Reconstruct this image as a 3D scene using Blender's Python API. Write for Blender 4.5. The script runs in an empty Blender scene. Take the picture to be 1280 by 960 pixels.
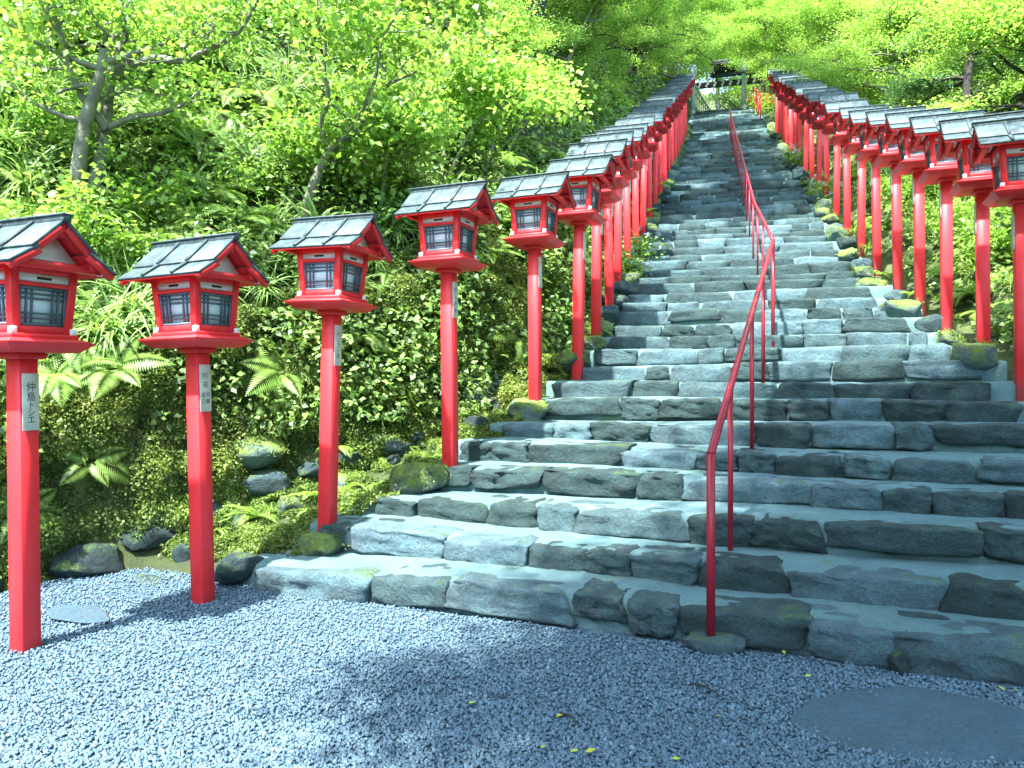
import bpy, bmesh, math, random
import numpy as np
from mathutils import Vector, Matrix, noise as mnoise

random.seed(11); rng = np.random.default_rng(11)
scene = bpy.context.scene
COL = scene.collection
R = math.radians

# ------------------------------------------------------------------ camera
CAMH = 1.5; F = 960.0
cam = bpy.data.cameras.new('Camera'); cam.sensor_width = 36.0; cam.lens = 36.0 * F / 1280.0
cam.clip_start = 0.05; cam.clip_end = 1000
camo = bpy.data.objects.new('Camera', cam); COL.objects.link(camo)
camo.location = (0, 0, CAMH); camo.rotation_euler = (R(90), 0, 0)
scene.camera = camo
# ------------------------------------------------------------------ light
SUN_EL = R(60); SUN_AZ = math.atan2(-0.55, -0.83)           # direction to the sun, behind the camera and to its left
S = Vector((math.sin(SUN_AZ) * math.cos(SUN_EL), math.cos(SUN_AZ) * math.cos(SUN_EL), math.sin(SUN_EL)))
world = bpy.data.worlds.new('World'); scene.world = world; world.use_nodes = True
wn = world.node_tree.nodes; bg = wn['Background']
sky = wn.new('ShaderNodeTexSky'); sky.sky_type = 'NISHITA'; sky.sun_disc = False
sky.sun_elevation = SUN_EL; sky.sun_rotation = SUN_AZ % (2 * math.pi)
world.node_tree.links.new(sky.outputs[0], bg.inputs[0]); bg.inputs[1].default_value = 0.15
sl = bpy.data.lights.new('Sun', 'SUN'); sl.energy = 2.85; sl.angle = R(1.2); sl.color = (1.0, 0.985, 0.95)
so = bpy.data.objects.new('Sun', sl); COL.objects.link(so)
so.rotation_euler = (-S).to_track_quat('-Z', 'Y').to_euler(); so.location = (-5, -8, 20)
# ------------------------------------------------------------------ exposure and render
scene.view_settings.view_transform = 'Standard'; scene.view_settings.look = 'None'
scene.view_settings.gamma = 1.0; scene.view_settings.exposure = 3.05
scene.render.engine = 'CYCLES'
scene.cycles.max_bounces = 7; scene.cycles.diffuse_bounces = 4; scene.cycles.transmission_bounces = 5
scene.cycles.glossy_bounces = 2; scene.cycles.transparent_max_bounces = 4
scene.cycles.use_denoising = True
scene.cycles.caustics_reflective = False; scene.cycles.caustics_refractive = False

# ================================================================== helpers
def link(o, parent=None):
    COL.objects.link(o)
    if parent is not None: o.parent = parent
    return o
def tag(o, label=None, cat=None, group=None, kind=None):
    if label: o['label'] = label
    if cat: o['category'] = cat
    if group: o['group'] = group
    if kind: o['kind'] = kind
    return o
def empty(name, loc=(0, 0, 0), rz=0.0):
    o = bpy.data.objects.new(name, None); o.empty_display_size = 0.1
    o.location = loc; o.rotation_euler = (0, 0, rz); COL.objects.link(o); return o
def np_mesh(name, V, Fq, mat=None, rnd=None, smooth=False):
    V = np.ascontiguousarray(V, dtype=np.float32); Fq = np.ascontiguousarray(Fq, dtype=np.int32)
    me = bpy.data.meshes.new(name); n = len(Fq)
    me.vertices.add(len(V)); me.vertices.foreach_set('co', V.ravel())
    me.loops.add(n * 4); me.loops.foreach_set('vertex_index', Fq.ravel())
    me.polygons.add(n); me.polygons.foreach_set('loop_start', np.arange(0, n * 4, 4, dtype=np.int32))
    me.polygons.foreach_set('loop_total', np.full(n, 4, dtype=np.int32))
    if smooth: me.polygons.foreach_set('use_smooth', np.ones(n, dtype=bool))
    me.update(calc_edges=True)
    if rnd is not None:
        a = me.attributes.new('rnd', 'FLOAT', 'FACE'); a.data.foreach_set('value', np.ascontiguousarray(rnd, dtype=np.float32))
    if mat: me.materials.append(mat)
    return me
class MB:
    """collects quads; build() makes one mesh"""
    def __init__(s): s.V = []; s.F = []; s.n = 0; s.r = []
    def add(s, V, Fq, r=0.5):
        V = np.asarray(V, float).reshape(-1, 3); Fq = np.asarray(Fq).reshape(-1, 4)
        s.V.append(V); s.F.append(Fq + s.n); s.n += len(V); s.r.append(np.full(len(Fq), r) if np.isscalar(r) else r)
    def box(s, c, size, M=None, top=1.0, bev=0.0):
        x, y, z = [a / 2 for a in size]
        v = np.array([(-x, -y, -z), (x, -y, -z), (x, y, -z), (-x, y, -z), (-x * top, -y * top, z), (x * top, -y * top, z), (x * top, y * top, z), (-x * top, y * top, z)]) + np.array(c)
        if M is not None: v = xf(v, M)
        s.add(v, BOXF)
    def hexa(s, v, M=None):
        v = np.array(v, float)
        if M is not None: v = xf(v, M)
        s.add(v, BOXF)
    def mesh(s, name, mat, smooth=False, bevel=0.0):
        V = np.concatenate(s.V); Fq = np.concatenate(s.F)
        me = np_mesh(name, V, Fq, mat, np.concatenate(s.r), smooth)
        if bevel > 0:
            bm = bmesh.new(); bm.from_mesh(me)
            bmesh.ops.bevel(bm, geom=list(bm.edges), offset=bevel, segments=1, affect='EDGES', clamp_overlap=True)
            bm.to_mesh(me); bm.free()
        return me
BOXF = np.array([(0, 3, 2, 1), (4, 5, 6, 7), (0, 1, 5, 4), (1, 2, 6, 5), (2, 3, 7, 6), (3, 0, 4, 7)])
def xf(v, M):
    M = np.array(M); return v @ M[:3, :3].T + M[:3, 3]
def obj(name, me, parent=None, loc=None):
    o = bpy.data.objects.new(name, me); COL.objects.link(o)
    if parent is not None: o.parent = parent
    if loc is not None: o.location = loc
    return o
def tube(pts, rad, n=8, cap=True):
    pts = np.asarray(pts, float); m = len(pts)
    rad = np.full(m, rad) if np.isscalar(rad) else np.asarray(rad, float)
    T = np.gradient(pts, axis=0); T /= np.linalg.norm(T, axis=1)[:, None] + 1e-9
    a = np.array([0, 0, 1.0]) if abs(T[0, 2]) < .9 else np.array([1.0, 0, 0])
    V = []
    for i in range(m):
        u = np.cross(T[i], a); u /= np.linalg.norm(u) + 1e-9; w = np.cross(T[i], u); a = np.cross(u, T[i]) * 1.0
        th = np.arange(n) * 2 * math.pi / n
        V.append(pts[i] + rad[i] * (np.cos(th)[:, None] * u + np.sin(th)[:, None] * w))
    V = np.concatenate(V); Fq = []
    for i in range(m - 1):
        for j in range(n):
            k = (j + 1) % n; Fq.append((i * n + j, i * n + k, (i + 1) * n + k, (i + 1) * n + j))
    if cap:
        for i0, flip in ((0, 1), ((m - 1) * n, 0)):
            for j in range(1, n - 2, 2):
                q = (i0, i0 + j, i0 + j + 1, i0 + (j + 2) % n if j + 2 < n else i0)
                if j + 2 <= n - 1: Fq.append((i0, i0 + j + 2, i0 + j + 1, i0 + j) if flip else (i0, i0 + j, i0 + j + 1, i0 + j + 2))
    return V, np.array(Fq)
def sm(x, a, b):
    t = np.clip((x - a) / (b - a), 0, 1); return t * t * (3 - 2 * t)
def _h(ix, iy, iz):
    n = (ix * 73856093) ^ (iy * 19349663) ^ (iz * 83492791); n = (n ^ (n >> 13)) * 1274126177
    return ((n ^ (n >> 16)) & 0xFFFF) / 65535.0
def vn(x, y, z=0.0):
    """value noise -1..1, vectorised"""
    x, y, z = np.broadcast_arrays(np.asarray(x, float), np.asarray(y, float), np.asarray(z, float))
    ix, iy, iz = [np.floor(a).astype(np.int64) for a in (x, y, z)]
    fx, fy, fz = x - ix, y - iy, z - iz
    fx, fy, fz = [f * f * (3 - 2 * f) for f in (fx, fy, fz)]
    r = 0
    for a in (0, 1):
        for b in (0, 1):
            for c in (0, 1):
                r = r + _h(ix + a, iy + b, iz + c) * (fx if a else 1 - fx) * (fy if b else 1 - fy) * (fz if c else 1 - fz)
    return r * 2 - 1
def fbm(x, y, z=0.0, o=3):
    r = 0; a = 1.0
    for i in range(o):
        r = r + a * vn(np.asarray(x) * 2 ** i + 17 * i, np.asarray(y) * 2 ** i, np.asarray(z) * 2 ** i); a *= .5
    return r
_cs = {}
def cubegrid(n):
    if n in _cs: return _cs[n]
    bm = bmesh.new(); bmesh.ops.create_cube(bm, size=2.0)
    if n > 1: bmesh.ops.subdivide_edges(bm, edges=list(bm.edges), cuts=n - 1, use_grid_fill=True)
    bm.verts.ensure_lookup_table()
    V = np.array([v.co[:] for v in bm.verts]); Fq = np.array([[v.index for v in f.verts] for f in bm.faces]); bm.free()
    _cs[n] = (V, Fq); return _cs[n]
def stone_v(size, seed, n=5, rnd=0.22, amp=0.05, freq=2.2):
    """rounded irregular block, size = full extents"""
    V, Fq = cubegrid(n); h = np.array(size) / 2
    r = rnd * h.min() * 2
    inner = np.maximum(h - r, h * .15); P = V * h
    q = np.clip(P, -inner, inner); dlt = P - q; L = np.linalg.norm(dlt, axis=1)[:, None] + 1e-9
    P = q + dlt / L * np.minimum(L, (h - inner).min() * 1.0 + 0 * L) if True else P
    k = freq / max(.15, h.max()) * .5; sx = seed * 3.71
    rr = np.random.default_rng(int(abs(seed) * 101) % 100000); tx = rr.uniform(-.14, .14, 3)
    P[:, 0] *= 1 + tx[0] * V[:, 2]; P[:, 2] += h[2] * .22 * tx[1] / .14 * V[:, 0] * .5; P[:, 1] += h[1] * tx[2] * V[:, 0] * .5
    for i in range(4 if n > 4 else 0):                          # split faces at the front
        nv = np.array([rr.uniform(-.8, .8) / h[0] * h.min(), -1.0, rr.uniform(-.5, .9)]); nv /= np.linalg.norm(nv)
        e = P @ nv - (np.abs(nv) @ h) * rr.uniform(.80, .96); P = P - np.where(e > 0, e * .75, 0)[:, None] * nv
    for a, am in ((0, .7), (1, 1.0), (2, .55)):
        P[:, a] += am * amp * fbm(V[:, 0] * h[0] * k * 2 + sx + 31 * a, V[:, 1] * h[1] * k * 2 + a * 7, V[:, 2] * h[2] * k * 3 + seed, 3)
    return P, Fq
def rock_v(size, seed, n=8, cuts=11, amp=.2):
    V, Fq = cubegrid(n); P = V / np.linalg.norm(V, axis=1)[:, None]
    P = P * .5 + V * .5 * .86
    rr = np.random.default_rng(seed)
    P = P * (1 + amp * fbm(P[:, 0] * 1.3 + seed, P[:, 1] * 1.3 + seed * .7, P[:, 2] * 1.3, 3))[:, None]
    for i in range(cuts):                                      # flat broken faces
        nv = rr.normal(size=3); nv /= np.linalg.norm(nv); dd = .60 + .24 * rr.random()
        e = P @ nv - dd; P = P - np.where(e > 0, e * .85, 0)[:, None] * nv
    return P * np.array(size) / 2, Fq

# ------------------------------------------------------------------ materials
def newmat(name):
    m = bpy.data.materials.new(name); m.use_nodes = True
    nt = m.node_tree; b = nt.nodes['Principled BSDF']; return m, nt, b
def ramp(nt, fac, stops):
    n = nt.nodes.new('ShaderNodeValToRGB'); cr = n.color_ramp
    while len(cr.elements) < len(stops): cr.elements.new(.5)
    for e, (p, c) in zip(cr.elements, stops): e.position = p; e.color = (*c, 1)
    if fac is not None: nt.links.new(fac, n.inputs[0])
    return n.outputs[0]
def tex(nt, scale, detail=5, rough=.6, coord='Object', kind='noise', dist=0.0):
    tc = nt.nodes.new('ShaderNodeTexCoord')
    if kind == 'noise':
        t = nt.nodes.new('ShaderNodeTexNoise'); t.inputs['Detail'].default_value = detail; t.inputs['Roughness'].default_value = rough; t.inputs['Distortion'].default_value = dist
    else:
        t = nt.nodes.new('ShaderNodeTexVoronoi')
    t.inputs['Scale'].default_value = scale
    nt.links.new(tc.outputs[coord], t.inputs['Vector']); return t.outputs[0]
def bump(nt, b, h, strength=.4, dist=.01, prev=None):
    n = nt.nodes.new('ShaderNodeBump'); n.inputs['Strength'].default_value = strength; n.inputs['Distance'].default_value = dist
    nt.links.new(h, n.inputs['Height'])
    if prev is not None: nt.links.new(prev, n.inputs['Normal'])
    if b is not None: nt.links.new(n.outputs[0], b.inputs['Normal'])
    return n.outputs[0]
def mix(nt, fac, a, b, mode='MIX'):
    n = nt.nodes.new('ShaderNodeMix'); n.data_type = 'RGBA'; n.blend_type = mode
    for s, v in ((n.inputs[0], fac), (n.inputs[6], a), (n.inputs[7], b)):
        if hasattr(v, 'is_output'): nt.links.new(v, s)
        elif isinstance(v, (int, float)): s.default_value = v
        else: s.default_value = (*v, 1)
    return n.outputs[2]
def math_(nt, op, a, b=0.0, c=0.0):
    n = nt.nodes.new('ShaderNodeMath'); n.operation = op
    for s, v in zip(n.inputs, (a, b, c)):
        if hasattr(v, 'is_output'): nt.links.new(v, s)
        else: s.default_value = v
    return n.outputs[0]
def rndval(nt):
    a = nt.nodes.new('ShaderNodeAttribute'); a.attribute_name = 'rnd'
    o = nt.nodes.new('ShaderNodeObjectInfo')
    return math_(nt, 'FRACT', math_(nt, 'ADD', a.outputs['Fac'], o.outputs['Random']))
def simple(name, c1, c2, scale=6, rough=.6, bmp=.2, bscale=None, metal=0.0, spec=.4, detail=6):
    m, nt, b = newmat(name)
    n = tex(nt, scale, detail)
    nt.links.new(ramp(nt, n, [(.3, c1), (.72, c2)]), b.inputs['Base Color'])
    b.inputs['Roughness'].default_value = rough; b.inputs['Metallic'].default_value = metal; b.inputs['Specular IOR Level'].default_value = spec
    if bmp: bump(nt, b, tex(nt, bscale or scale * 5, 8), bmp, .01)
    return m
def stone_mat(name, dark, light, moss=.0, mossc=(.10, .16, .03), bdist=.02):
    m, nt, b = newmat(name)
    r = rndval(nt)
    n1 = tex(nt, 3.5, 8, .65, 'Object', dist=.6); n2 = tex(nt, 22, 6, .7)
    v = math_(nt, 'ADD', math_(nt, 'MULTIPLY', n1, .75), math_(nt, 'MULTIPLY', n2, .35))
    col = ramp(nt, v, [(.32, dark), (.60, tuple((a + c) / 2 for a, c in zip(dark, light))), (.78, light)])
    br = nt.nodes.new('ShaderNodeBrightContrast'); nt.links.new(col, br.inputs[0])
    hs = nt.nodes.new('ShaderNodeHueSaturation'); nt.links.new(col, hs.inputs['Color'])
    nt.links.new(math_(nt, 'MULTIPLY_ADD', math_(nt, 'MULTIPLY', r, r), 1.35, .50), hs.inputs['Value'])
    nt.links.new(math_(nt, 'MULTIPLY_ADD', r, .05, .475), hs.inputs['Hue'])
    nt.links.new(math_(nt, 'MULTIPLY_ADD', n1, .8, .55), hs.inputs['Saturation'])
    c = hs.outputs[0]
    # pale lichen flecks
    lf = ramp(nt, tex(nt, 9, 10, .75), [(.60, (0, 0, 0)), (.72, (1, 1, 1))])
    c = mix(nt, math_(nt, 'MULTIPLY', lf, .35), c, tuple(min(.6, a * 1.7) for a in light))
    if moss > 0:
        g = nt.nodes.new('ShaderNodeNewGeometry'); sx = nt.nodes.new('ShaderNodeSeparateXYZ'); nt.links.new(g.outputs['Normal'], sx.inputs[0])
        mk = math_(nt, 'ADD', math_(nt, 'MULTIPLY', sx.outputs[2], .12), tex(nt, 3.4, 10, .78, dist=.5))
        mk = ramp(nt, mk, [(.90 - moss, (0, 0, 0)), (1.04 - moss, (1, 1, 1))])
        c = mix(nt, mk, c, mix(nt, tex(nt, 40, 4), tuple(a * .6 for a in mossc), tuple(a * 1.5 for a in mossc)))
    c = mix(nt, 1.0, c, ramp(nt, tex(nt, 75, 8, .8), [(.28, (.4, .4, .42)), (.5, (1, 1, 1)), (.78, (1.45, 1.45, 1.4))]), 'MULTIPLY')
    nt.links.new(c, b.inputs['Base Color'])
    b.inputs['Roughness'].default_value = .78; b.inputs['Specular IOR Level'].default_value = .3
    h = math_(nt, 'ADD', math_(nt, 'MULTIPLY', tex(nt, 7, 12, .72, dist=1.0), 1.0), math_(nt, 'MULTIPLY', tex(nt, 38, 10, .8), .35))
    bump(nt, b, h, 1.0, bdist * 3.4)
    return m
def leaf_mat(name, cols, trans=.45, tcol=None, rough=.55, gloss=.03):
    m = bpy.data.materials.new(name); m.use_nodes = True; nt = m.node_tree; nt.nodes.clear()
    out = nt.nodes.new('ShaderNodeOutputMaterial')
    a = nt.nodes.new('ShaderNodeAttribute'); a.attribute_name = 'rnd'
    n = len(cols); col = ramp(nt, a.outputs['Fac'], [(i / max(1, n - 1), c) for i, c in enumerate(cols)])
    big = tex(nt, .9, 3, .5, 'Object')
    hs = nt.nodes.new('ShaderNodeHueSaturation'); nt.links.new(col, hs.inputs['Color'])
    nt.links.new(math_(nt, 'MULTIPLY_ADD', big, .9, .55), hs.inputs['Value'])
    nt.links.new(math_(nt, 'MULTIPLY_ADD', big, .05, .475), hs.inputs['Hue'])
    d = nt.nodes.new('ShaderNodeBsdfDiffuse'); nt.links.new(hs.outputs[0], d.inputs[0])
    t = nt.nodes.new('ShaderNodeBsdfTranslucent'); nt.links.new(mix(nt, 1.0, hs.outputs[0], tcol or (1.25, 1.22, .85), 'MULTIPLY'), t.inputs[0])
    ms = nt.nodes.new('ShaderNodeMixShader'); ms.inputs[0].default_value = trans
    nt.links.new(d.outputs[0], ms.inputs[1]); nt.links.new(t.outputs[0], ms.inputs[2])
    g = nt.nodes.new('ShaderNodeBsdfGlossy'); g.inputs['Roughness'].default_value = rough; g.inputs[0].default_value = (.9, .95, 1, 1)
    m2 = nt.nodes.new('ShaderNodeMixShader'); m2.inputs[0].default_value = gloss
    nt.links.new(ms.outputs[0], m2.inputs[1]); nt.links.new(g.outputs[0], m2.inputs[2]); nt.links.new(m2.outputs[0], out.inputs[0])
    return m
M = {}
M['stone'] = stone_mat('step_stone', (.026, .060, .066), (.125, .225, .235), moss=.275)
M['stone_far'] = stone_mat('step_stone_far', (.024, .056, .057), (.11, .20, .20), moss=.26)
M['rock'] = stone_mat('bank_rock', (.015, .036, .040), (.082, .155, .165), moss=.34)
M['mossrock'] = stone_mat('mossy_rock', (.045, .085, .08), (.17, .26, .25), moss=.44, mossc=(.17, .25, .05))
M['slab'] = stone_mat('gravel_slab', (.045, .098, .120), (.082, .150, .180), moss=.0)
# mortar
m, nt, b = newmat('mortar'); 
n1 = tex(nt, 2.2, 8, .6); c = ramp(nt, n1, [(.3, (.090, .185, .192)), (.7, (.175, .310, .315))])
mk = ramp(nt, tex(nt, 1.1, 9, .75), [(.57, (0, 0, 0)), (.68, (1, 1, 1))]); c = mix(nt, math_(nt, 'MULTIPLY', mk, .7), c, (.10, .17, .045))
sp_ = ramp(nt, tex(nt, 85, 6, .8), [(.30, (.35, .35, .35)), (.47, (1, 1, 1)), (.75, (1.2, 1.2, 1.2))]); c = mix(nt, 1.0, c, sp_, 'MULTIPLY')
nt.links.new(c, b.inputs['Base Color']); b.inputs['Roughness'].default_value = .9
bump(nt, b, tex(nt, 45, 10, .8), 1.0, .03); M['mortar'] = m
# gravel bed and pebbles
m, nt, b = newmat('gravel_bed'); vcol = tex(nt, 55, kind='vor')
nt.links.new(ramp(nt, vcol, [(.0, (.085, .155, .20)), (.8, (.035, .07, .095))]), b.inputs['Base Color']); b.inputs['Roughness'].default_value = .9
bump(nt, b, vcol, 1.0, .012); M['gravel_bed'] = m
m, nt, b = newmat('gravel_stone'); r_ = rndval(nt)
nt.links.new(ramp(nt, r_, [(0, (.055, .100, .130)), (.55, (.080, .143, .184)), (.95, (.108, .182, .228)), (1, (.18, .26, .31))]), b.inputs['Base Color'])
b.inputs['Roughness'].default_value = .75; bump(nt, b, tex(nt, 160, 4), .3, .004); M['gravel'] = m
# soil
m, nt, b = newmat('hillside_soil'); n1 = tex(nt, 1.6, 8, .65, 'Object')
nt.links.new(ramp(nt, n1, [(.3, (.030, .042, .018)), (.5, (.065, .095, .026)), (.7, (.12, .165, .04))]), b.inputs['Base Color'])
b.inputs['Roughness'].default_value = .95; bump(nt, b, tex(nt, 9, 10, .75), 1.0, .08); M['soil'] = m
# vermilion paint
def paint(name, c, rough=.42, wear=.35):
    m, nt, b = newmat(name)
    n = tex(nt, 5, 8, .6); n2 = tex(nt, 60, 6, .7)
    c1 = tuple(a * .82 for a in c); c2 = tuple(min(1, a * 1.12) for a in c)
    col = ramp(nt, n, [(.3, c1), (.7, c2)])
    tc = nt.nodes.new('ShaderNodeTexCoord'); mp = nt.nodes.new('ShaderNodeMapping'); mp.inputs['Scale'].default_value = (60, 60, 2.5)
    nt.links.new(tc.outputs['Object'], mp.inputs[0]); st = nt.nodes.new('ShaderNodeTexNoise'); st.inputs['Scale'].default_value = 1.0; st.inputs['Detail'].default_value = 4
    nt.links.new(mp.outputs[0], st.inputs['Vector'])
    ch = ramp(nt, n2, [(.66, (0, 0, 0)), (.72, (1, 1, 1))])
    col = mix(nt, ramp(nt, tex(nt, 2.3, 10, .75), [(.5, (0, 0, 0)), (.8, (.5, .5, .5))]), col, tuple(min(1, a * .9 + .05) for a in c))
    col = mix(nt, math_(nt, 'MULTIPLY', st.outputs[0], .35), col, tuple(a * .55 for a in c))
    col = mix(nt, math_(nt, 'MULTIPLY', ch, wear), col, (.75, .45, .42))
    nt.links.new(col, b.inputs['Base Color']); b.inputs['Roughness'].default_value = rough; b.inputs['Specular IOR Level'].default_value = .35
    bump(nt, b, st.outputs[0], .25, .004); return m
M['red'] = paint('vermilion_paint', (.82, .034, .042))
M['red_post'] = paint('vermilion_post_paint', (.82, .034, .042))
nt = M['red_post'].node_tree; b = nt.nodes['Principled BSDF']; src = b.inputs['Base Color'].links[0].from_socket
tc = nt.nodes.new('ShaderNodeTexCoord'); sx = nt.nodes.new('ShaderNodeSeparateXYZ'); nt.links.new(tc.outputs['Object'], sx.inputs[0])
band = math_(nt, 'ADD', math_(nt, 'MULTIPLY', math_(nt, 'SUBTRACT', .235, sx.outputs[2]), 7.0), math_(nt, 'MULTIPLY_ADD', tex(nt, 14, 8, .75), 1.0, -.35))
nt.links.new(mix(nt, math_(nt, 'MULTIPLY', ramp(nt, band, [(.25, (0, 0, 0)), (.75, (1, 1, 1))]), .55), src, (.16, .075, .06)), b.inputs['Base Color'])
M['rail'] = paint('rail_paint', (.34, .02, .035), .35, .5)
M['white'] = simple('white_paint', (.72, .76, .82), (.84, .87, .92), 8, .5, .1)
M['roof'] = None
m, nt, b = newmat('roof_board'); tc = nt.nodes.new('ShaderNodeTexCoord'); mp = nt.nodes.new('ShaderNodeMapping'); mp.inputs['Scale'].default_value = (6, 1.6, 6)
nt.links.new(tc.outputs['Object'], mp.inputs[0]); st = nt.nodes.new('ShaderNodeTexNoise'); st.inputs['Scale'].default_value = 3; st.inputs['Detail'].default_value = 9; st.inputs['Roughness'].default_value = .7
oi = nt.nodes.new('ShaderNodeObjectInfo')
nt.links.new(mp.outputs[0], st.inputs['Vector'])
col = ramp(nt, st.outputs[0], [(.28, (.014, .028, .032)), (.5, (.042, .072, .080)), (.72, (.105, .150, .160))])
mk = ramp(nt, tex(nt, 4.0, 8, .7), [(.52, (0, 0, 0)), (.68, (1, 1, 1))])
col = mix(nt, math_(nt, 'MULTIPLY', mk, math_(nt, 'MULTIPLY_ADD', oi.outputs['Random'], .6, .1)), col, (.045, .10, .045))
nt.links.new(col, b.inputs['Base Color']); b.inputs['Roughness'].default_value = .6; bump(nt, b, st.outputs[0], .5, .01); M['roof'] = m
M['slate'] = simple('window_frame_paint', (.055, .105, .14), (.085, .145, .185), 12, .5, .1)
M['pane'] = simple('frosted_pane', (.50, .64, .72), (.62, .75, .82), 3, .35, .0, spec=.5)
M['dark'] = simple('dark_slot', (.01, .015, .02), (.02, .025, .03), 8, .8, 0)
M['plate'] = simple('plate_wood', (.40, .43, .34), (.62, .64, .53), 14, .7, .15)
M['ink'] = simple('ink', (.008, .010, .012), (.02, .02, .02), 20, .7, 0)
M['bark'] = simple('bark', (.09, .095, .07), (.26, .265, .21), 9, .85, .8, 26)
M['bark_dark'] = simple('bark_dark', (.02, .02, .016), (.055, .05, .04), 9, .9, .8, 26)
M['lamp'] = simple('lamp_glass', (.52, .66, .66), (.60, .72, .72), 3, .3, 0)
M['pole'] = simple('lamp_pole_paint', (.22, .30, .31), (.32, .42, .42), 6, .5, .2)
M['gatewood'] = simple('gate_wood', (.03, .022, .018), (.07, .05, .04), 8, .7, .4)
M['thatch'] = simple('gate_roof', (.03, .045, .05), (.08, .11, .12), 6, .9, .6)
M['paper'] = simple('paper', (.7, .74, .76), (.8, .82, .84), 10, .6, 0)
M['bamboo'] = simple('fence_wood', (.16, .19, .17), (.34, .38, .36), 10, .6, .3)
M['fall'] = leaf_mat('fallen_leaf', [(.45, .40, .04), (.35, .45, .06), (.30, .14, .03)], .2)
M['twig'] = simple('twig', (.02, .02, .02), (.05, .04, .03), 30, .9, .3)
G1 = [(.050, .110, .020), (.095, .190, .030), (.150, .270, .040)]
M['leaf_cover'] = leaf_mat('ground_leaves', [(.060, .12, .024), (.14, .26, .045), (.25, .40, .08), (.30, .46, .14)], .4)
M['moss'] = leaf_mat('moss_fibre', [(.065, .110, .020), (.14, .21, .034), (.26, .35, .065)], .35, gloss=.02)
M['fern'] = leaf_mat('fern_frond', [(.13, .25, .035), (.24, .41, .06), (.34, .52, .12)], .5)
M['grass'] = leaf_mat('grass_blade', [(.11, .22, .04), (.21, .36, .06), (.30, .46, .11)], .45)
M['leaf_maple'] = leaf_mat('maple_leaf', [(.17, .33, .05), (.28, .47, .085), (.40, .58, .15)], .55)
M['leaf_mid'] = leaf_mat('broad_leaf', [(.12, .25, .035), (.23, .41, .06), (.36, .54, .13)], .5)
M['leaf_blue'] = leaf_mat('cypress_leaf', [(.08, .20, .06), (.16, .32, .11), (.28, .45, .20)], .45)
M['leaf_dark'] = leaf_mat('shade_leaf', [(.03, .080, .02), (.065, .14, .032), (.13, .24, .05)], .4)
M['flower'] = leaf_mat('blossom', [(.45, .55, .70), (.60, .66, .78), (.75, .78, .82)], .3, (1, 1, 1))
M['orange'] = leaf_mat('orange_blossom', [(.75, .10, .01), (.85, .18, .015), (.9, .3, .02)], .3, (1, .8, .5))

# ================================================================== the stair path
A1, A2 = R(22.5), R(14.5)
d1 = np.array([math.sin(A1), math.cos(A1)]); p1 = np.array([math.cos(A1), -math.sin(A1)])
d2 = np.array([math.sin(A2), math.cos(A2)]); p2 = np.array([math.cos(A2), -math.sin(A2)])
S1 = 4.48; BP = np.array([3.12, 9.2]); SB = 5.2
RISE1, TR1, K1, RISE2, TR2, NK = .19, .506, 19, .205, .47, 80
SIG1 = (K1 - 1) * TR1; SIGTOP = SIG1 + (NK - K1) * TR2; ZTOP = RISE1 * K1 + RISE2 * (NK - K1)
def fwd(sig, t):
    sig = np.asarray(sig, float); t = np.asarray(t, float); w = sm(sig, 4.2, 6.4)[..., None]
    a = (sig + S1)[..., None] * d1 + (t - .62)[..., None] * p1
    b = BP + (sig - SB)[..., None] * d2 + t[..., None] * p2
    return a * (1 - w) + b * w
def inv(x, y):
    x = np.asarray(x, float); y = np.asarray(y, float)
    s1 = x * d1[0] + y * d1[1] - S1; t1 = x * p1[0] + y * p1[1] + .62
    s2 = (x - BP[0]) * d2[0] + (y - BP[1]) * d2[1] + SB; t2 = (x - BP[0]) * p2[0] + (y - BP[1]) * p2[1]
    w = sm(.5 * (s1 + s2), 4.2, 6.4); return s1 * (1 - w) + s2 * w, t1 * (1 - w) + t2 * w
def az(sig): w = float(sm(np.array(sig, float), 4.2, 6.4)); return A1 * (1 - w) + A2 * w
def sigk(k): return (k - 1) * TR1 if k <= K1 else SIG1 + (k - K1) * TR2
def zk(k): return RISE1 * k if k <= K1 else RISE1 * K1 + RISE2 * (k - K1)
def zpath(s): return np.interp(s, [-60, -.3, 0.0, SIG1, SIGTOP, 200], [0, 0, .12, RISE1 * K1 - .02, ZTOP, ZTOP])
def foot(s): return np.interp(s, [-8, -.5, .9, 1.9, 2.5, 4.3, 7, 12, 30, 45], [6.0, 4.95, 4.4, 3.6, 3.2, 2.75, 2.55, 2.38, 1.95, 1.95])
def rfoot(s): return np.interp(s, [-12, -3, 0, 4, 7, 40], [7.0, 4.6, 3.3, 2.45, 2.1, 1.9])
def ledge(k): return np.interp(k, [1, 2, 3, 4, 5, 6, 7, 8, 12, 17, 80], [-3.2, -2.95, -2.8, -2.55, -2.5, -2.3, -2.15, -2.05, -1.95, -1.87, -1.4])
def redge(k): return np.interp(k, [1, 4, 8, 11, 16, 80], [2.75, 2.45, 1.95, 1.6, 1.32, 1.5])
def terrain(x, y):
    s, t = inv(x, y); zp = zpath(s)
    d = -t - foot(s) + .12 * vn(np.asarray(x) * 1.3, np.asarray(y) * 1.3, 5); e = t - rfoot(s)
    nz = .30 * fbm(np.asarray(x) * .7, np.asarray(y) * .7, 3.3, 3)
    zl = 1.45 * sm(d, 0, .42) + 1.12 * np.maximum(0, d - .5) - .45 * np.maximum(0, d - 16) + nz * sm(d, .1, 1.0)
    zr = .22 * sm(e, 0, .5) + .42 * np.maximum(0, e) + .6 * nz * sm(e, .2, 1.2)
    top = .45 * np.maximum(0, s - 46)
    return zp - .16 + np.where(d > 0, zl + .1 * sm(d, 0, .1), 0) + np.where(e > 0, zr, 0) + top + .3 * np.clip(-s - 9, 0, 50)
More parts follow.
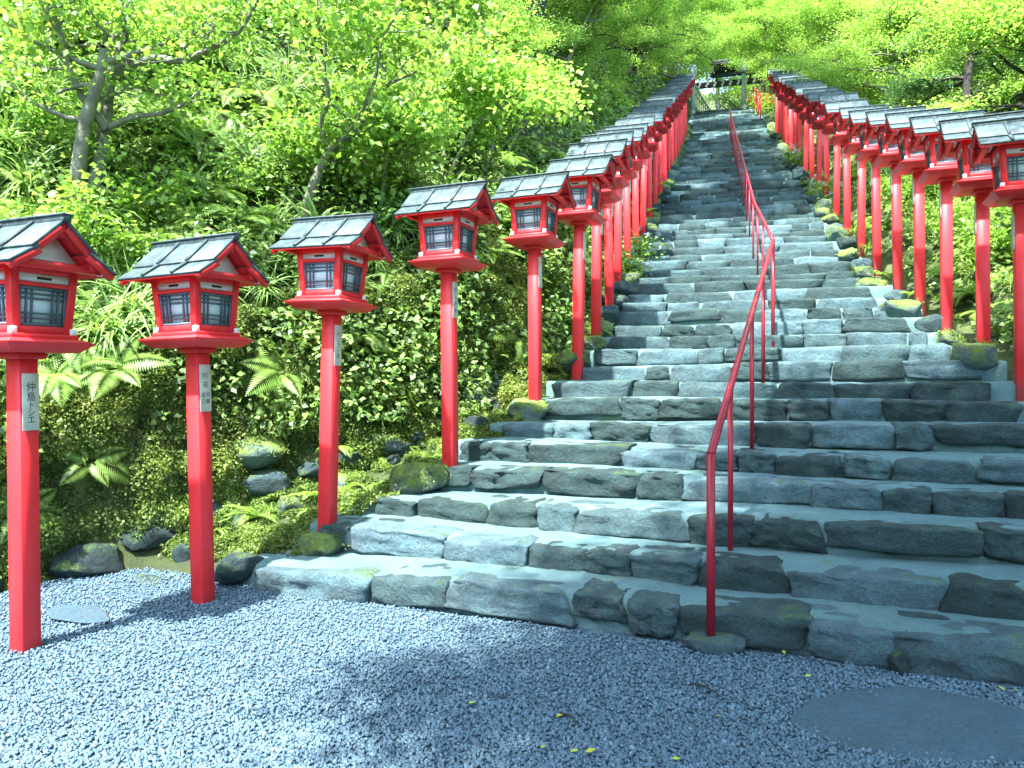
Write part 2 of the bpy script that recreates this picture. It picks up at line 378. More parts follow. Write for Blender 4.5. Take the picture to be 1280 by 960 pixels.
def tnormal(x, y):
    h = .12; zx = (terrain(x + h, y) - terrain(x - h, y)) / (2 * h); zy = (terrain(x, y + h) - terrain(x, y - h)) / (2 * h)
    n = np.stack([-zx, -zy, np.ones_like(zx)], -1); return n / np.linalg.norm(n, axis=-1, keepdims=True)
def px(u, v, Y): return np.array([(u - 640) / F * Y, Y, CAMH + (480 - v) / F * Y])
def ray_hit(u, v, y0=3.0, y1=70.0):
    Y = np.linspace(y0, y1, 1500); P = px(u, v, Y) if False else np.stack([(u - 640) / F * Y, Y, CAMH + (480 - v) / F * Y], -1)
    hit = np.nonzero(P[:, 2] <= terrain(P[:, 0], P[:, 1]))[0]
    return P[hit[0]] if len(hit) else P[-1]
def in_view(P, mu=120, mv=90):
    Y = np.maximum(P[:, 1], .01); u = 640 + F * P[:, 0] / Y; v = 480 - F * (P[:, 2] - CAMH) / Y
    return (P[:, 1] > .5) & (u > -mu) & (u < 1280 + mu) & (v > -mv) & (v < 960 + mv)

# ================================================================== the setting
g = MB(); gx = np.array([-400, -60, -20, 20, 60, 400.]); 
for i in range(5):
    for j in range(5):
        g.add([(gx[i], gx[j], 0), (gx[i + 1], gx[j], 0), (gx[i + 1], gx[j + 1], 0), (gx[i], gx[j + 1], 0)], [(0, 1, 2, 3)])
o = obj('ground', g.mesh('ground', M['gravel_bed'])); tag(o, kind='structure')
xs = np.unique(np.concatenate([np.arange(-60, -12, 1.2), np.arange(-12, 9, .17), np.arange(9, 64, 1.1)]))
ys = np.unique(np.concatenate([np.arange(-26, 2, 1.0), np.arange(2, 18, .17), np.arange(18, 40, .4), np.arange(40, 96, 1.2)]))
X, Yg = np.meshgrid(xs, ys); Z = terrain(X, Yg)
nx, ny = len(xs), len(ys); idx = np.arange(nx * ny).reshape(ny, nx)
Fq = np.stack([idx[:-1, :-1], idx[:-1, 1:], idx[1:, 1:], idx[1:, :-1]], -1).reshape(-1, 4)
o = obj('hillside', np_mesh('hillside', np.stack([X, Yg, Z], -1).reshape(-1, 3), Fq, M['soil'], None, True)); tag(o, kind='structure')

# gravel stones
def scatter_gravel(n):
    Yv = 2.6 * (9.0 / 2.6) ** rng.random(n) if False else 2.6 + 4.2 * rng.random(n) ** 1.5
    u = rng.uniform(-60, 1340, n); Xv = (u - 640) / F * Yv
    s, t = inv(Xv, Yv); ok = (s < -.02 + .03 * vn(Xv * 3, Yv * 3)) & (-t < foot(s) - .02) | ((t < -3.15) & (-t < foot(s) - .05) & (s < .35))
    return Xv[ok], Yv[ok]
gxv, gyv = scatter_gravel(100000); n = len(gxv)
sz = (.0052 + .0048 * rng.random(n) ** 2.2)
base = np.array([(-1, -1, -1), (1, -1, -1), (1, 1, -1), (-1, 1, -1), (-1, -1, 1), (1, -1, 1), (1, 1, 1), (-1, 1, 1)], float)
V = base[None] * (1 + rng.uniform(-.45, .3, (n, 8, 3))) * np.stack([np.ones(n), rng.uniform(.6, 1, n), rng.uniform(.45, .8, n)], -1)[:, None]
q = rng.normal(size=(n, 4)); q[:, 0] += 1.6; q /= np.linalg.norm(q, axis=1)[:, None]; w_, x_, y_, z_ = q.T
RM = np.stack([1 - 2 * (y_ ** 2 + z_ ** 2), 2 * (x_ * y_ - z_ * w_), 2 * (x_ * z_ + y_ * w_), 2 * (x_ * y_ + z_ * w_), 1 - 2 * (x_ ** 2 + z_ ** 2), 2 * (y_ * z_ - x_ * w_), 2 * (x_ * z_ - y_ * w_), 2 * (y_ * z_ + x_ * w_), 1 - 2 * (x_ ** 2 + y_ ** 2)], -1).reshape(n, 3, 3)
V = np.einsum('nij,nkj->nki', RM, V) * sz[:, None, None]
V += np.stack([gxv, gyv, .004 + .008 * rng.random(n)], -1)[:, None]
Fq = (BOXF[None] + 8 * np.arange(n)[:, None, None]).reshape(-1, 4)
o = obj('gravel', np_mesh('gravel', V.reshape(-1, 3), Fq, M['gravel'], np.repeat(rng.random(n), 6)))
tag(o, 'loose blue grey crushed gravel covering the forecourt', 'gravel', kind='stuff')

# ------------------------------------------------------------------ stairs: mortar bed, then every stone
sr = random.Random(5)
def zoff(k, t): return .018 * math.sin(k * 2.1 + t * .8) + .014 * float(vn(t * 1.1, k * 3.7, 2))
def soff(k, t): return .045 * float(vn(t * .55, k * 2.3, 9)) + .02 * float(vn(t * 2.0, k * 1.7, 4))
mb = MB()
for k in range(1, NK + 1):
    tl, tr = float(ledge(k)), float(redge(k)); tl -= .25; tr += .35
    n = 26 if k < 14 else (14 if k < 30 else 8)
    s0 = sigk(k); s1_ = sigk(k + 1) + .14 if k < NK else s0 + 9.0
    rows = [(s0 + .045, -RISE1 - .08), (s0 + .040, -.05), (s0 + .060, -.012), (s0 + .12, .001), (.5 * (s0 + s1_), .006), (s1_, .022)]
    ts = np.linspace(tl, tr, n); P = []
    for ri, (s_, dz) in enumerate(rows):
        so_ = np.array([soff(k, t) for t in ts]) * (1 if ri < 4 else .5)
        xy = fwd(s_ + so_, ts); zz = zk(k) + dz + np.array([zoff(k, t) for t in ts]) + .008 * vn(ts * 5, s_ * 7)
        P.append(np.concatenate([xy, zz[:, None]], 1))
    P = np.concatenate(P); id_ = np.arange(len(rows) * n).reshape(len(rows), n)
    mb.add(P, np.stack([id_[:-1, :-1], id_[:-1, 1:], id_[1:, 1:], id_[1:, :-1]], -1).reshape(-1, 4))
stairs = obj('stone_stairs', mb.mesh('stone_stairs', M['mortar'], True)); tag(stairs, 'long flight of rough grey stone steps climbing between red lanterns', kind='structure')
KNEAR = 25; far = MB(); nst = 0
for k in range(1, NK + 1):
    tl, tr = float(ledge(k)), float(redge(k)); t = tl + sr.uniform(-.15, 0); rise = RISE1 if k <= K1 else RISE2
    stretch = 1.0 if k < 14 else 1.15
    while t < tr:
        w = sr.choice([sr.uniform(.28, .45), sr.uniform(.42, .66), sr.uniform(.6, 1.0)]) * stretch
        if k <= 2 and sr.random() < .3: w *= 1.25
        if t + w > tr - .12: w = tr - t + sr.uniform(.0, .15)
        w = max(.2, w); tc_ = t + w / 2; gap = sr.uniform(-.012, .022)
        hh = rise * sr.uniform(1.0, 1.16); dep = sr.uniform(.26, .40) if k < 20 else .3
        if sr.random() < .12: hh *= .8
        zt = zk(k) + zoff(k, tc_) + sr.uniform(-.004, .012)
        s_ = sigk(k) + soff(k, tc_) + sr.uniform(-.040, -.008)
        xy = fwd(s_ + dep / 2, tc_); a = az(s_)
        near = k < KNEAR
        P, Fs = stone_v((w - gap, dep, hh), k * 17.3 + tc_ * 5.1, 9 if k < 9 else (6 if k < 15 else (4 if near else 2)), sr.uniform(.06, .2), .024 if k < 14 else .02, sr.uniform(2.0, 5.0))
        rz = Matrix.Translation((xy[0], xy[1], zt - hh / 2)) @ Matrix.Rotation(-a + sr.uniform(-.03, .03), 4, 'Z') @ Matrix.Rotation(sr.uniform(-.02, .03), 4, 'X') @ Matrix.Rotation(sr.uniform(-.03, .03), 4, 'Y')
        if near:
            me = np_mesh('stone', P, Fs, M['stone'], np.full(len(Fs), sr.random()), True)
            o = obj('stone', me, stairs); o.matrix_local = rz; nst += 1
        else:
            far.add(xf(P, rz), Fs, sr.random())
        t += w
    # flat stones let into the treads
    if k < 13:
        for i in range(sr.randint(4, 7) if k < 7 else sr.randint(2, 4)):
            tt = sr.uniform(tl + .1, tr - .2); ww = sr.uniform(.16, .42); dd = sr.uniform(.09, .17)
            s_ = sigk(k) + sr.uniform(.30, .38); xy = fwd(s_, tt)
            P, Fs = stone_v((ww, dd, .05), k * 7.9 + i * 13, 5, .35, .02)
            me = np_mesh('tread_stone', P, Fs, M['stone'], np.full(len(Fs), sr.random()), True)
            o = obj('tread_stone', me, stairs); o.matrix_local = Matrix.Translation((xy[0], xy[1], zk(k) + zoff(k, tt) - .016)) @ Matrix.Rotation(-az(s_) + sr.uniform(-.2, .2), 4, 'Z')
o = obj('far_stones', far.mesh('far_stones', M['stone_far'], True), stairs); tag(o, kind='stuff')
print('stair stones', nst)

# ================================================================== lanterns
def rotz(i): return Matrix.Rotation(i * math.pi / 2, 4, 'Z')
HB, HT, BH = .172, .198, .37; TILT = math.atan((HT - HB) / BH)
ZB = .105                                              # body starts above the tray
def lantern_protos():
    P = {}
    m = MB(); m.box((0, 0, .5), (.114, .114, 1.0)); P['post'] = m.mesh('post', M['red_post'])
    bm = bmesh.new(); bm.from_mesh(P['post'])
    bmesh.ops.bevel(bm, geom=[e for e in bm.edges if abs((e.verts[0].co - e.verts[1].co).z) > .5], offset=.006, segments=1, affect='EDGES'); bm.to_mesh(P['post']); bm.free()
    m = MB()                                            # flared tray on a bracket
    m.box((0, 0, -.012), (.17, .17, .035))
    b0, b1 = .205, .268
    m.hexa([(-b0, -b0, .006), (b0, -b0, .006), (b0, b0, .006), (-b0, b0, .006), (-b1, -b1, .062), (b1, -b1, .062), (b1, b1, .062), (-b1, b1, .062)])
    m.hexa([(-b1 + .02, -b1 + .02, .0625), (b1 - .02, -b1 + .02, .0625), (b1 - .02, b1 - .02, .0625), (-b1 + .02, b1 - .02, .0625), (-.215, -.215, .082), (.215, -.215, .082), (.215, .215, .082), (-.215, .215, .082)])
    m.box((0, 0, .094), (.40, .40, .026)); P['tray'] = m.mesh('tray', M['red'], bevel=.003)
    m = MB()
    for sx in (-1, 1):
        for sy in (-1, 1):
            m.box((sx * .191, sy * .191, .112), (.034, .034, .034))
    c = MB(); c.box((0, 0, 0), (.034, .034, .036)); P['clip'] = c.mesh('corner_clip', M['white'], bevel=.003)
    m = MB()                                            # body frame: corner posts and rails
    for sx in (-1, 1):
        for sy in (-1, 1):
            q = .024; cb = (sx * (HB - q + .004), sy * (HB - q + .004)); ct = (sx * (HT - q + .004), sy * (HT - q + .004))
            m.hexa([(cb[0] - q, cb[1] - q, ZB), (cb[0] + q, cb[1] - q, ZB), (cb[0] + q, cb[1] + q, ZB), (cb[0] - q, cb[1] + q, ZB), (ct[0] - q, ct[1] - q, ZB + BH), (ct[0] + q, ct[1] - q, ZB + BH), (ct[0] + q, ct[1] + q, ZB + BH), (ct[0] - q, ct[1] + q, ZB + BH)])
    for i in range(4):
        T = rotz(i) @ Matrix.Translation((0, -HB, ZB)) @ Matrix.Rotation(TILT, 4, 'X')
        for z0, z1, dp in ((.002, .045, .0), (.262, .284, -.004), (.332, .37, 0)):
            m.box((0, .014 + dp, (z0 + z1) / 2), (.30 + z1 * .13, .026, z1 - z0), T)
    P['frame'] = m.mesh('frame', M['red'], bevel=.0025)
    P['win'] = []
    for i in range(4):
        T = rotz(i) @ Matrix.Translation((0, -HB, ZB)) @ Matrix.Rotation(TILT, 4, 'X')
        def bar(mm, x0, x1, z0, z1, y0, y1):
            k0 = .1 * (z0 - .155); k1 = .1 * (z1 - .155)
            sgn = lambda x, k: x * (1 + k * 1.3)
            mm.hexa([(sgn(x0, k0), y0, z0), (sgn(x1, k0), y0, z0), (sgn(x1, k0), y1, z0), (sgn(x0, k0), y1, z0), (sgn(x0, k1), y0, z1), (sgn(x1, k1), y0, z1), (sgn(x1, k1), y1, z1), (sgn(x0, k1), y1, z1)], T)
        W = .142; fr = MB()
        bar(fr, -W, -W + .015, .046, .261, .008, .022); bar(fr, W - .015, W, .046, .261, .008, .022)
        bar(fr, -W + .015, W - .015, .046, .061, .008, .022); bar(fr, -W + .015, W - .015, .246, .261, .008, .022)
        la = MB()
        for x in (.062, .094):
            for sg in (-1, 1): bar(la, sg * x - .005, sg * x + .005, .061, .246, .0105, .019)
        for z in (.088, .114, .196, .222): bar(la, -W + .015, W - .015, z - .005, z + .005, .0125, .0185)
        pn = MB(); bar(pn, -W + .013, W - .013, .05, .258, .0225, .0275)
        vp = MB(); bar(vp, -.15, .15, .286, .330, .005, .018)
        vs = MB(); bar(vs, -.042, .042, .301, .315, .0022, .006)
        P['win'].append((fr.mesh('window', M['slate']), la.mesh('lattice', M['slate']), pn.mesh('pane', M['pane']), vp.mesh('vent_panel', M['white']), vs.mesh('vent_slot', M['dark'])))
    # roof, ridge along x
    ZR = ZB + BH - .005; L2 = .365
    prof_u = [(0, .245), (.19, .078)]; prof_l = [(.152, .091), (.318, -.012)]
    def slab(mm, pr, sg, x0, x1, th, lift=0.0):
        (y0, z0), (y1, z1) = pr; nrm = np.array([0, z0 - z1, y1 - y0]); nrm = nrm / np.linalg.norm(nrm)
        pts = []
        for off in (lift, lift + th):
            for (x, (y, z)) in ((x0, (y0, z0)), (x1, (y0, z0)), (x1, (y1, z1)), (x0, (y1, z1))):
                pts.append((x, sg * (y + nrm[1] * off), ZR + z + nrm[2] * off))
        mm.hexa(pts)
    P['roof'] = []
    for sg in (-1, 1):
        m = MB(); slab(m, prof_u, sg, -L2, L2, .018); P['roof'].append(('roof_board', m.mesh('roof_board', M['roof'], bevel=.003)))
        m = MB(); slab(m, prof_l, sg, -L2, L2, .017, -.004); P['roof'].append(('eave_board', m.mesh('eave_board', M['roof'], bevel=.003)))
        for x in (-.125, .135):
            m = MB(); slab(m, prof_u, sg, x - .011, x + .011, .014, .0185); slab(m, prof_l, sg, x - .012, x + .012, .017, .0135); P['roof'].append(('batten', m.mesh('batten', M['roof'])))
    m = MB(); m.box((0, 0, ZR + .261), (.755, .05, .034)); m.box((0, 0, ZR + .282), (.765, .068, .012)); P['roof'].append(('ridge_cap', m.mesh('ridge_cap', M['roof'], bevel=.003)))
    P['barge'] = []
    for sx in (-1, 1):
        for sg in (-1, 1):
            m = MB(); x = sx * .344
            slab(m, prof_u, sg, x - .011, x + .011, .038, -.039); slab(m, prof_l, sg, x - .013, x + .013, .034, -.040); P['barge'].append(m.mesh('bargeboard', M['red'], bevel=.002))
    m = MB()                                            # underside boards, purlins, ties
    for sg in (-1, 1):
        slab(m, prof_u, sg, -.330, .330, .012, -.0125); slab(m, prof_l, sg, -.330, .330, .010, -.0145)
        m.box((0, sg * .205, ZR + .022), (.64, .034, .044))
    for sx in (-1, 1): m.box((sx * .290, 0, ZR + .004), (.036, .53, .04))
    m.box((0, 0, ZR + .185), (.68, .03, .05)); m.box((0, 0, ZR + .01), (.40, .40, .02))
    P['rafters'] = m.mesh('rafter', M['red'], bevel=.002)
    P['caps'] = []
    for sx in (-1, 1):
        for sg in (-1, 1):
            m = MB(); m.box((sx * .290, sg * .268, ZR + .004), (.042, .01, .046)); P['caps'].append(m.mesh('end_cap', M['white']))
    P['gable'] = []
    for sx in (-1, 1):
        m = MB(); x = sx * .225
        m.hexa([(x - .008, -.16, ZR + .04), (x + .008, -.16, ZR + .04), (x + .008, .16, ZR + .04), (x - .008, .16, ZR + .04), (x - .008, -.008, ZR + .205), (x + .008, -.008, ZR + .205), (x + .008, .008, ZR + .205), (x - .008, .008, ZR + .205)])
        P['gable'].append(m.mesh('gable_panel', M['white']))
    m = MB(); m.box((0, 0, 0), (.008, .097, .32)); P['plate'] = m.mesh('name_plate', M['plate'], bevel=.002)
    # few-part versions for lanterns far up the steps
    j = MB()
    for fr, la, pn, vp, vs in P['win']: pass
    return P
LP = lantern_protos()
def joined(name, meshes, mat):
    V = []; Fs = []; n = 0
    bm = bmesh.new()
    for me in meshes: bm.from_mesh(me)
    me = bpy.data.meshes.new(name); bm.to_mesh(me); bm.free(); me.materials.clear(); me.materials.append(mat); return me
FARWIN = [joined('window', [w[0], w[1]], M['slate']) for w in LP['win']]
FARROOF = joined('roof', [me for _, me in LP['roof']], M['roof'])
FARBARGE = joined('bargeboard', LP['barge'] + [LP['rafters']], M['red'])
def lettering(cols, plate):
    """cols = list of (text, size, y, z0, step); vertical writing on a plate facing +x, one mesh per character"""
    for text, size, y0, z0, step in cols:
        for i, ch in enumerate(text):
            cu = bpy.data.curves.new('t', 'FONT'); cu.body = ch; cu.size = size * 1.15; cu.align_x = 'CENTER'; cu.resolution_u = 2
            to = bpy.data.objects.new('t', cu); COL.objects.link(to)
            dg = bpy.context.evaluated_depsgraph_get(); me = bpy.data.meshes.new_from_object(to.evaluated_get(dg))
            me.transform(Matrix.Translation((.0048, y0 * 1.15, (z0 - i * step) * 1.08 - .003)) @ Matrix(((0, 0, 1, 0), (1, 0, 0, 0), (0, 1, 0, 0), (0, 0, 0, 1))))
            me.name = 'written_character'; me.materials.clear(); me.materials.append(M['ink']); obj('written_character', me, plate)
            bpy.data.objects.remove(to); bpy.data.curves.remove(cu)
LETTERS = {
    1: [('仲', .050, 0, .062, 0), ('島', .048, 0, .012, 0), ('ト', .040, 0, -.030, 0), ('シ', .042, 0, -.068, 0), ('エ', .044, 0, -.106, 0)],
    2: [('村', .040, -.004, .066, 0), ('田', .038, -.004, .010, 0), ('政義', .032, .016, -.050, .042), ('昌己', .030, -.020, -.050, .042)],
    3: [('志', .032, 0, .072, 0), ('上', .040, 0, .012, 0), ('じ', .042, 0, -.038, 0), ('あ', .040, 0, -.090, 0)],
    4: [('荒上貴雄', .040, 0, .070, .056)],
}
def lantern(loc, a, H, level, label, group, plate_side=1, letters=None, tilt=(0, 0)):
    root = empty('lantern_post', loc, -a); root.rotation_euler = (tilt[0], tilt[1], -a); tag(root, label, 'lantern', group)
    o = obj('post', LP['post'], root); o.scale = (1, 1, H + .4); o.location.z = -.4
    up = (0, 0, H)
    obj('tray', LP['tray'], root, up)
    obj('frame', LP['frame'], root, up)
    if level == 0:
        for sx in (-1, 1):
            for sy in (-1, 1): obj('corner_clip', LP['clip'], root, (sx * .176, sy * .176, H + .124))
        for fr, la, pn, vp, vs in LP['win']:
            w = obj('window', fr, root, up); obj('lattice', la, w); obj('pane', pn, w)
            v = obj('vent_panel', vp, root, up); obj('vent_slot', vs, v)
        rf = None
        ro = obj('ridge_cap', LP['roof'][-1][1]); 
        bpy.data.objects.remove(ro)
        roof = obj('roof', LP['rafters'], root, up)
        for nm, me in LP['roof']: obj(nm, me, roof)
        for me in LP['barge']: obj('bargeboard', me, roof)
        for me in LP['caps']: obj('end_cap', me, roof)
        for me in LP['gable']: obj('gable_panel', me, roof)
    else:
        for i, (fr, la, pn, vp, vs) in enumerate(LP['win']):
            w = obj('window', FARWIN[i], root, up); obj('pane', pn, w)
            if level == 1: obj('vent_panel', vp, root, up)
        if level == 1:
            for sx in (-1, 1): obj('corner_clip', LP['clip'], root, (sx * .176, -.176, H + .124))
        r_ = obj('roof', FARROOF, root, up); obj('bargeboard', FARBARGE, r_)
        for me in LP['gable']: obj('gable_panel', me, r_)
    if level < 2:
        pl = obj('name_plate', LP['plate'], root, (plate_side * .0612, .004, H - .27))
        if plate_side < 0: pl.rotation_euler.z = math.pi
        if letters: lettering(LETTERS[letters], pl)
    return root
ORD = ['first', 'second', 'third', 'fourth', 'fifth', 'sixth', 'seventh', 'eighth', 'ninth', 'tenth', 'eleventh', 'twelfth', 'thirteenth', 'fourteenth', 'fifteenth', 'sixteenth']
lr = random.Random(3)
left = [(32, 812, 4.34, 1.67), (254, 753, 5.27, 1.74), (409, 660, 6.1, 1.72), (563, 590, 6.85, 1.80), (669, 503, 8.05, 1.63), (722, 472, 8.95, 1.80), (745, 418, 9.85, 1.70), (762, 381, 10.95, 1.68)]
LB = []
for u, v, Y, H in left:
    p = px(u, v, Y); s_, t_ = inv(p[0], p[1]); LB.append((p, float(s_), H))
s_ = LB[-1][1] + 1.2
while s_ < 27.6:
    t_ = np.interp(s_, [7, 12, 20, 36], [-2.15, -2.05, -1.8, -1.52]); xy = fwd(s_, t_)
    LB.append((np.array([xy[0], xy[1], float(zpath(s_)) + .02]), s_, 1.70 + lr.uniform(-.03, .03))); s_ += 1.27 + lr.uniform(-.05, .05)
LTXT = {0: 'red lantern post in gravel, plate with five large characters, first of its row', 1: 'red lantern on a tall post in gravel with a crowded plate, second of its row',
        2: 'red lantern whose post rises beside a mossy rock at the bottom steps', 3: 'red lantern post behind a moss-covered boulder, its roof speckled with leaf shade'}
for i, (p, s_, H) in enumerate(LB):
    lev = 0 if i < 8 else (1 if i < 13 else 2)
    if i in LTXT: lab = LTXT[i]
    elif i < 16: lab = f'red lantern on a post, {ORD[i]} up the row along the fern bank'
    else: lab = 'small far red lantern high up the row along the fern bank'
    lantern(p, az(s_) + R(lr.uniform(-2, 2)), H, lev, lab, 'red lanterns along the fern bank side of the steps', 1, i + 1 if i < 4 else None, (R(lr.uniform(-1.1, 1.1)), R(lr.uniform(-1.1, 1.1))))
right = [(1278, 474, 6.9, 1.60), (1229, 433, 7.7, 1.56), (1183, 395, 8.75, 1.56), (1150, 368, 9.75, 1.58), (1122, 345, 10.7, 1.58)]
RB = []
for u, v, Y, H in right:
    p = px(u, v, Y); s_, t_ = inv(p[0], p[1]); RB.append((p, float(s_), H))
s_ = RB[-1][1] + 1.25
while s_ < 25.8:
    t_ = np.interp(s_, [7, 12, 20, 31], [1.80, 1.74, 1.7, 1.64]); xy = fwd(s_, t_)
    RB.append((np.array([xy[0], xy[1], float(zpath(s_)) + .02]), s_, 1.62 + lr.uniform(-.03, .03))); s_ += 1.24 + lr.uniform(-.05, .05)
for i, (p, s_, H) in enumerate(RB):
    lev = 0 if i < 5 else (1 if i < 11 else 2)
    lab = f'red lantern on a post, {ORD[i]} up the row on the handrail\'s wooded side' if i < 14 else 'small far red lantern high up the row on the wooded side'
    lantern(p, az(s_) + R(lr.uniform(-2, 2)), H, lev, lab, 'red lanterns along the wooded side of the steps', -1, None, (R(lr.uniform(-1.1, 1.1)), R(lr.uniform(-1.1, 1.1))))

# ================================================================== handrail
def stepz(s):
    k = 0
    for kk in range(1, NK + 1):
        if sigk(kk) <= s: k = kk
    return zk(k) + .004 if k else 0.0
hr = empty('handrail', (*fwd(-.02, 0.0), 0.0)); tag(hr, 'red steel tube handrail on many thin posts running up the middle of the steps', 'handrail')
RH = 1.06
def rail_z(s): return float(np.interp(s, [-.1, 5.05, SIG1, SIGTOP], [RH + .03, RH + RISE1 * 11.05 + .03, RH + RISE1 * K1 - .1, RH + ZTOP - .1]))
base0 = Vector(hr.location)
def rp(s, z, t=0.0): xy = fwd(s, t); return np.array([xy[0], xy[1], z]) - np.array(base0)
pm = MB(); pts = [rp(-.06, rail_z(-.06)), rp(1.5, rail_z(1.5)), rp(3.2, rail_z(3.2)), rp(5.05, rail_z(5.05))]; pm.add(*tube(pts, .024, 12))
obj('top_rail', pm.mesh('top_rail', M['rail'], True), hr)
pm = MB(); pts = [rp(s, rail_z(s)) for s in [5.03, 6.5, 8, SIG1, 14, 20, 26.8]]; pm.add(*tube(pts, .021, 10))
obj('top_rail', pm.mesh('top_rail', M['rail'], True), hr)
for s in [-.06, .86, 2.4, 3.6, 5.05, 5.45] + list(np.arange(6.9, 27, 1.3)):
    z0 = stepz(s); z0 = .10 if s < 0 else z0
    pm = MB(); pm.add(*tube([rp(s, z0 - .04), rp(s, rail_z(s) + (.0 if s != 5.05 else .01))], (.025 if s < 0 else .019) if s < 6 else .0145, 8)); me = pm.mesh('rail_post', M['rail'], True); obj('rail_post', me, hr)
h2 = empty('handrail', (*fwd(33.0, 1.45), float(zpath(33.0)))); tag(h2, 'short red handrail beside the topmost steps', 'handrail'); base0 = Vector(h2.location)
pm = MB(); pm.add(*tube([rp(s, float(zpath(s)) + 1.0, 1.45) for s in (31.5, 34.5, 37.6)], .03, 8)); obj('top_rail', pm.mesh('top_rail', M['red'], True), h2)
for s in (31.6, 33.1, 34.6, 36.1, 37.5):
    pm = MB(); pm.add(*tube([rp(s, float(zpath(s)) - .15, 1.45), rp(s, float(zpath(s)) + 1.0, 1.45)], .024, 8)); obj('rail_post', pm.mesh('rail_post', M['red'], True), h2)

# ================================================================== rocks
def rock(c, size, seed, mat='rock', label=None, group=None, rz=0.0, name='rock', n=10):
    P, Fs = rock_v(size, seed, n)
    o = obj(name, np_mesh(name, P, Fs, M[mat], np.full(len(Fs), (seed * .37) % 1), True)); o.location = c; o.rotation_euler = (0, 0, rz)
    tag(o, label, 'rock', group); return o
def rock_px(u, v, Y, size, seed, mat='rock', label=None, group=None, rz=0.0):
    p = px(u, v, Y); return rock(p, size, seed, mat, label, group, rz)
# wall stones at the foot of the bank
fr_ = random.Random(14); sw = -2.6; iw = 0
while sw < 6.5:
    wq = fr_.uniform(.28, .55) if sw < 1 else fr_.uniform(.2, .36)
    for course in range(2):
        if course == 1 and fr_.random() < .55: continue
        s_ = sw + wq / 2; t_ = -(float(foot(s_)) - .02 + .10 * course + fr_.uniform(-.05, .05)); xy = fwd(s_, t_); dfo = (float(foot(s_ + .2)) - float(foot(s_ - .2))) / .4
        hq = wq * fr_.uniform(.55, .75)
        rock((xy[0], xy[1], float(zpath(s_)) - .1 + hq * .45 + course * .26), (hq * 1.1, wq * 1.12, hq), 40 + iw * 3, 'rock' if fr_.random() < .75 else 'mossrock',
             ('dark angular stone in the bottom course of the low wall under the mossy bank' if course == 0 else 'dark angular stone in the upper course of the low wall under the mossy bank'), 'stones of the low wall under the bank', -az(s_) + math.atan(dfo) + fr_.uniform(-.12, .12))
        iw += 1
    sw += wq * .98
FL = [(300, 708, 5.75, (.42, .36, .26), 'dark flat-topped stone beside the end of the lowest step'), (190, 728, 5.9, (.5, .4, .10), 'low pale stone half sunk in the gravel by the bank'), (100, 768, 4.95, (.62, .34, .03), 'flat paving stone lying in gravel between the first two lantern posts')]
for i, (u, v, Y, sz, lab) in enumerate(FL): rock_px(u, v, Y, sz, 90 + i, 'slab' if i == 2 else 'rock', lab, None, -.38)
rock_px(400, 680, 6.0, (.44, .34, .24), 101, 'mossrock', 'yellow-green mossy boulder at the foot of the third lantern post', None, -.4)
rock_px(437, 668, 6.2, (.22, .24, .26), 102, 'rock', 'grey upright boulder beside the third lantern post', None, .3)
rock_px(520, 600, 6.75, (.66, .5, .36), 103, 'mossrock', 'broad moss-covered boulder at the foot of the fourth lantern post', None, -.3)
rock_px(662, 512, 8.1, (.5, .5, .34), 104, 'mossrock', 'mossy stone beside the fifth lantern post', None, .2)
rock_px(590, 540, 7.9, (.4, .4, .34), 105, 'rock', 'dark stone wedged between the fourth and fifth lantern posts', None, .2)
rock_px(600, 500, 8.6, (.36, .3, .3), 106, 'rock', 'grey bank stone behind the fifth lantern post', None, .6)
rock_px(640, 490, 8.9, (.34, .3, .26), 107, 'rock', 'small grey stone on the bank above the fifth lantern post', None, .1)
rr_ = random.Random(8)
for s in np.arange(4.2, 31, .62):                              # rocks edging both sides of the steps
    for side in (-1, 1):
        k = 1 + s / TR1 if s < SIG1 else K1 + (s - SIG1) / TR2
        t = (float(ledge(k)) - .16) if side < 0 else (float(redge(k)) + .18)
        t += rr_.uniform(-.08, .08); xy = fwd(s, t); q = rr_.uniform(.26, .46)
        moss = rr_.random() < .65
        rock((xy[0], xy[1], float(zpath(s)) + rr_.uniform(-.02, .05)), (q * 1.15, q, q * .75), int(s * 50) + (7 if side > 0 else 0), 'mossrock' if moss else 'rock',
             ('mossy rock edging the steps on the fern bank side' if side < 0 else 'mossy rock edging the steps on the wooded side') if moss else ('bare rock edging the steps on the fern bank side' if side < 0 else 'bare rock edging the steps on the wooded side'),
             'rocks edging the steps', rr_.uniform(0, 3), n=8 if s < 12 else 4)
for i in range(70):                                            # rubble and small stones at the foot of the bank
    s = .3 + 9 * rr_.random() ** 1.5; l_ = float(ledge(1 + s / TR1)) - .25; t = l_ - (float(foot(s)) + l_ + .1) * rr_.random(); xy = fwd(s, t); q = rr_.uniform(.12, .32)
    rock((xy[0], xy[1], float(terrain(xy[0], xy[1])) + q * .02), (q * 1.2, q, q * .8), 500 + i, 'mossrock' if rr_.random() < .65 else 'rock', 'small rubble stone between the lantern posts and the mossy bank', 'rubble at the foot of the bank', rr_.uniform(0, 3), n=6)
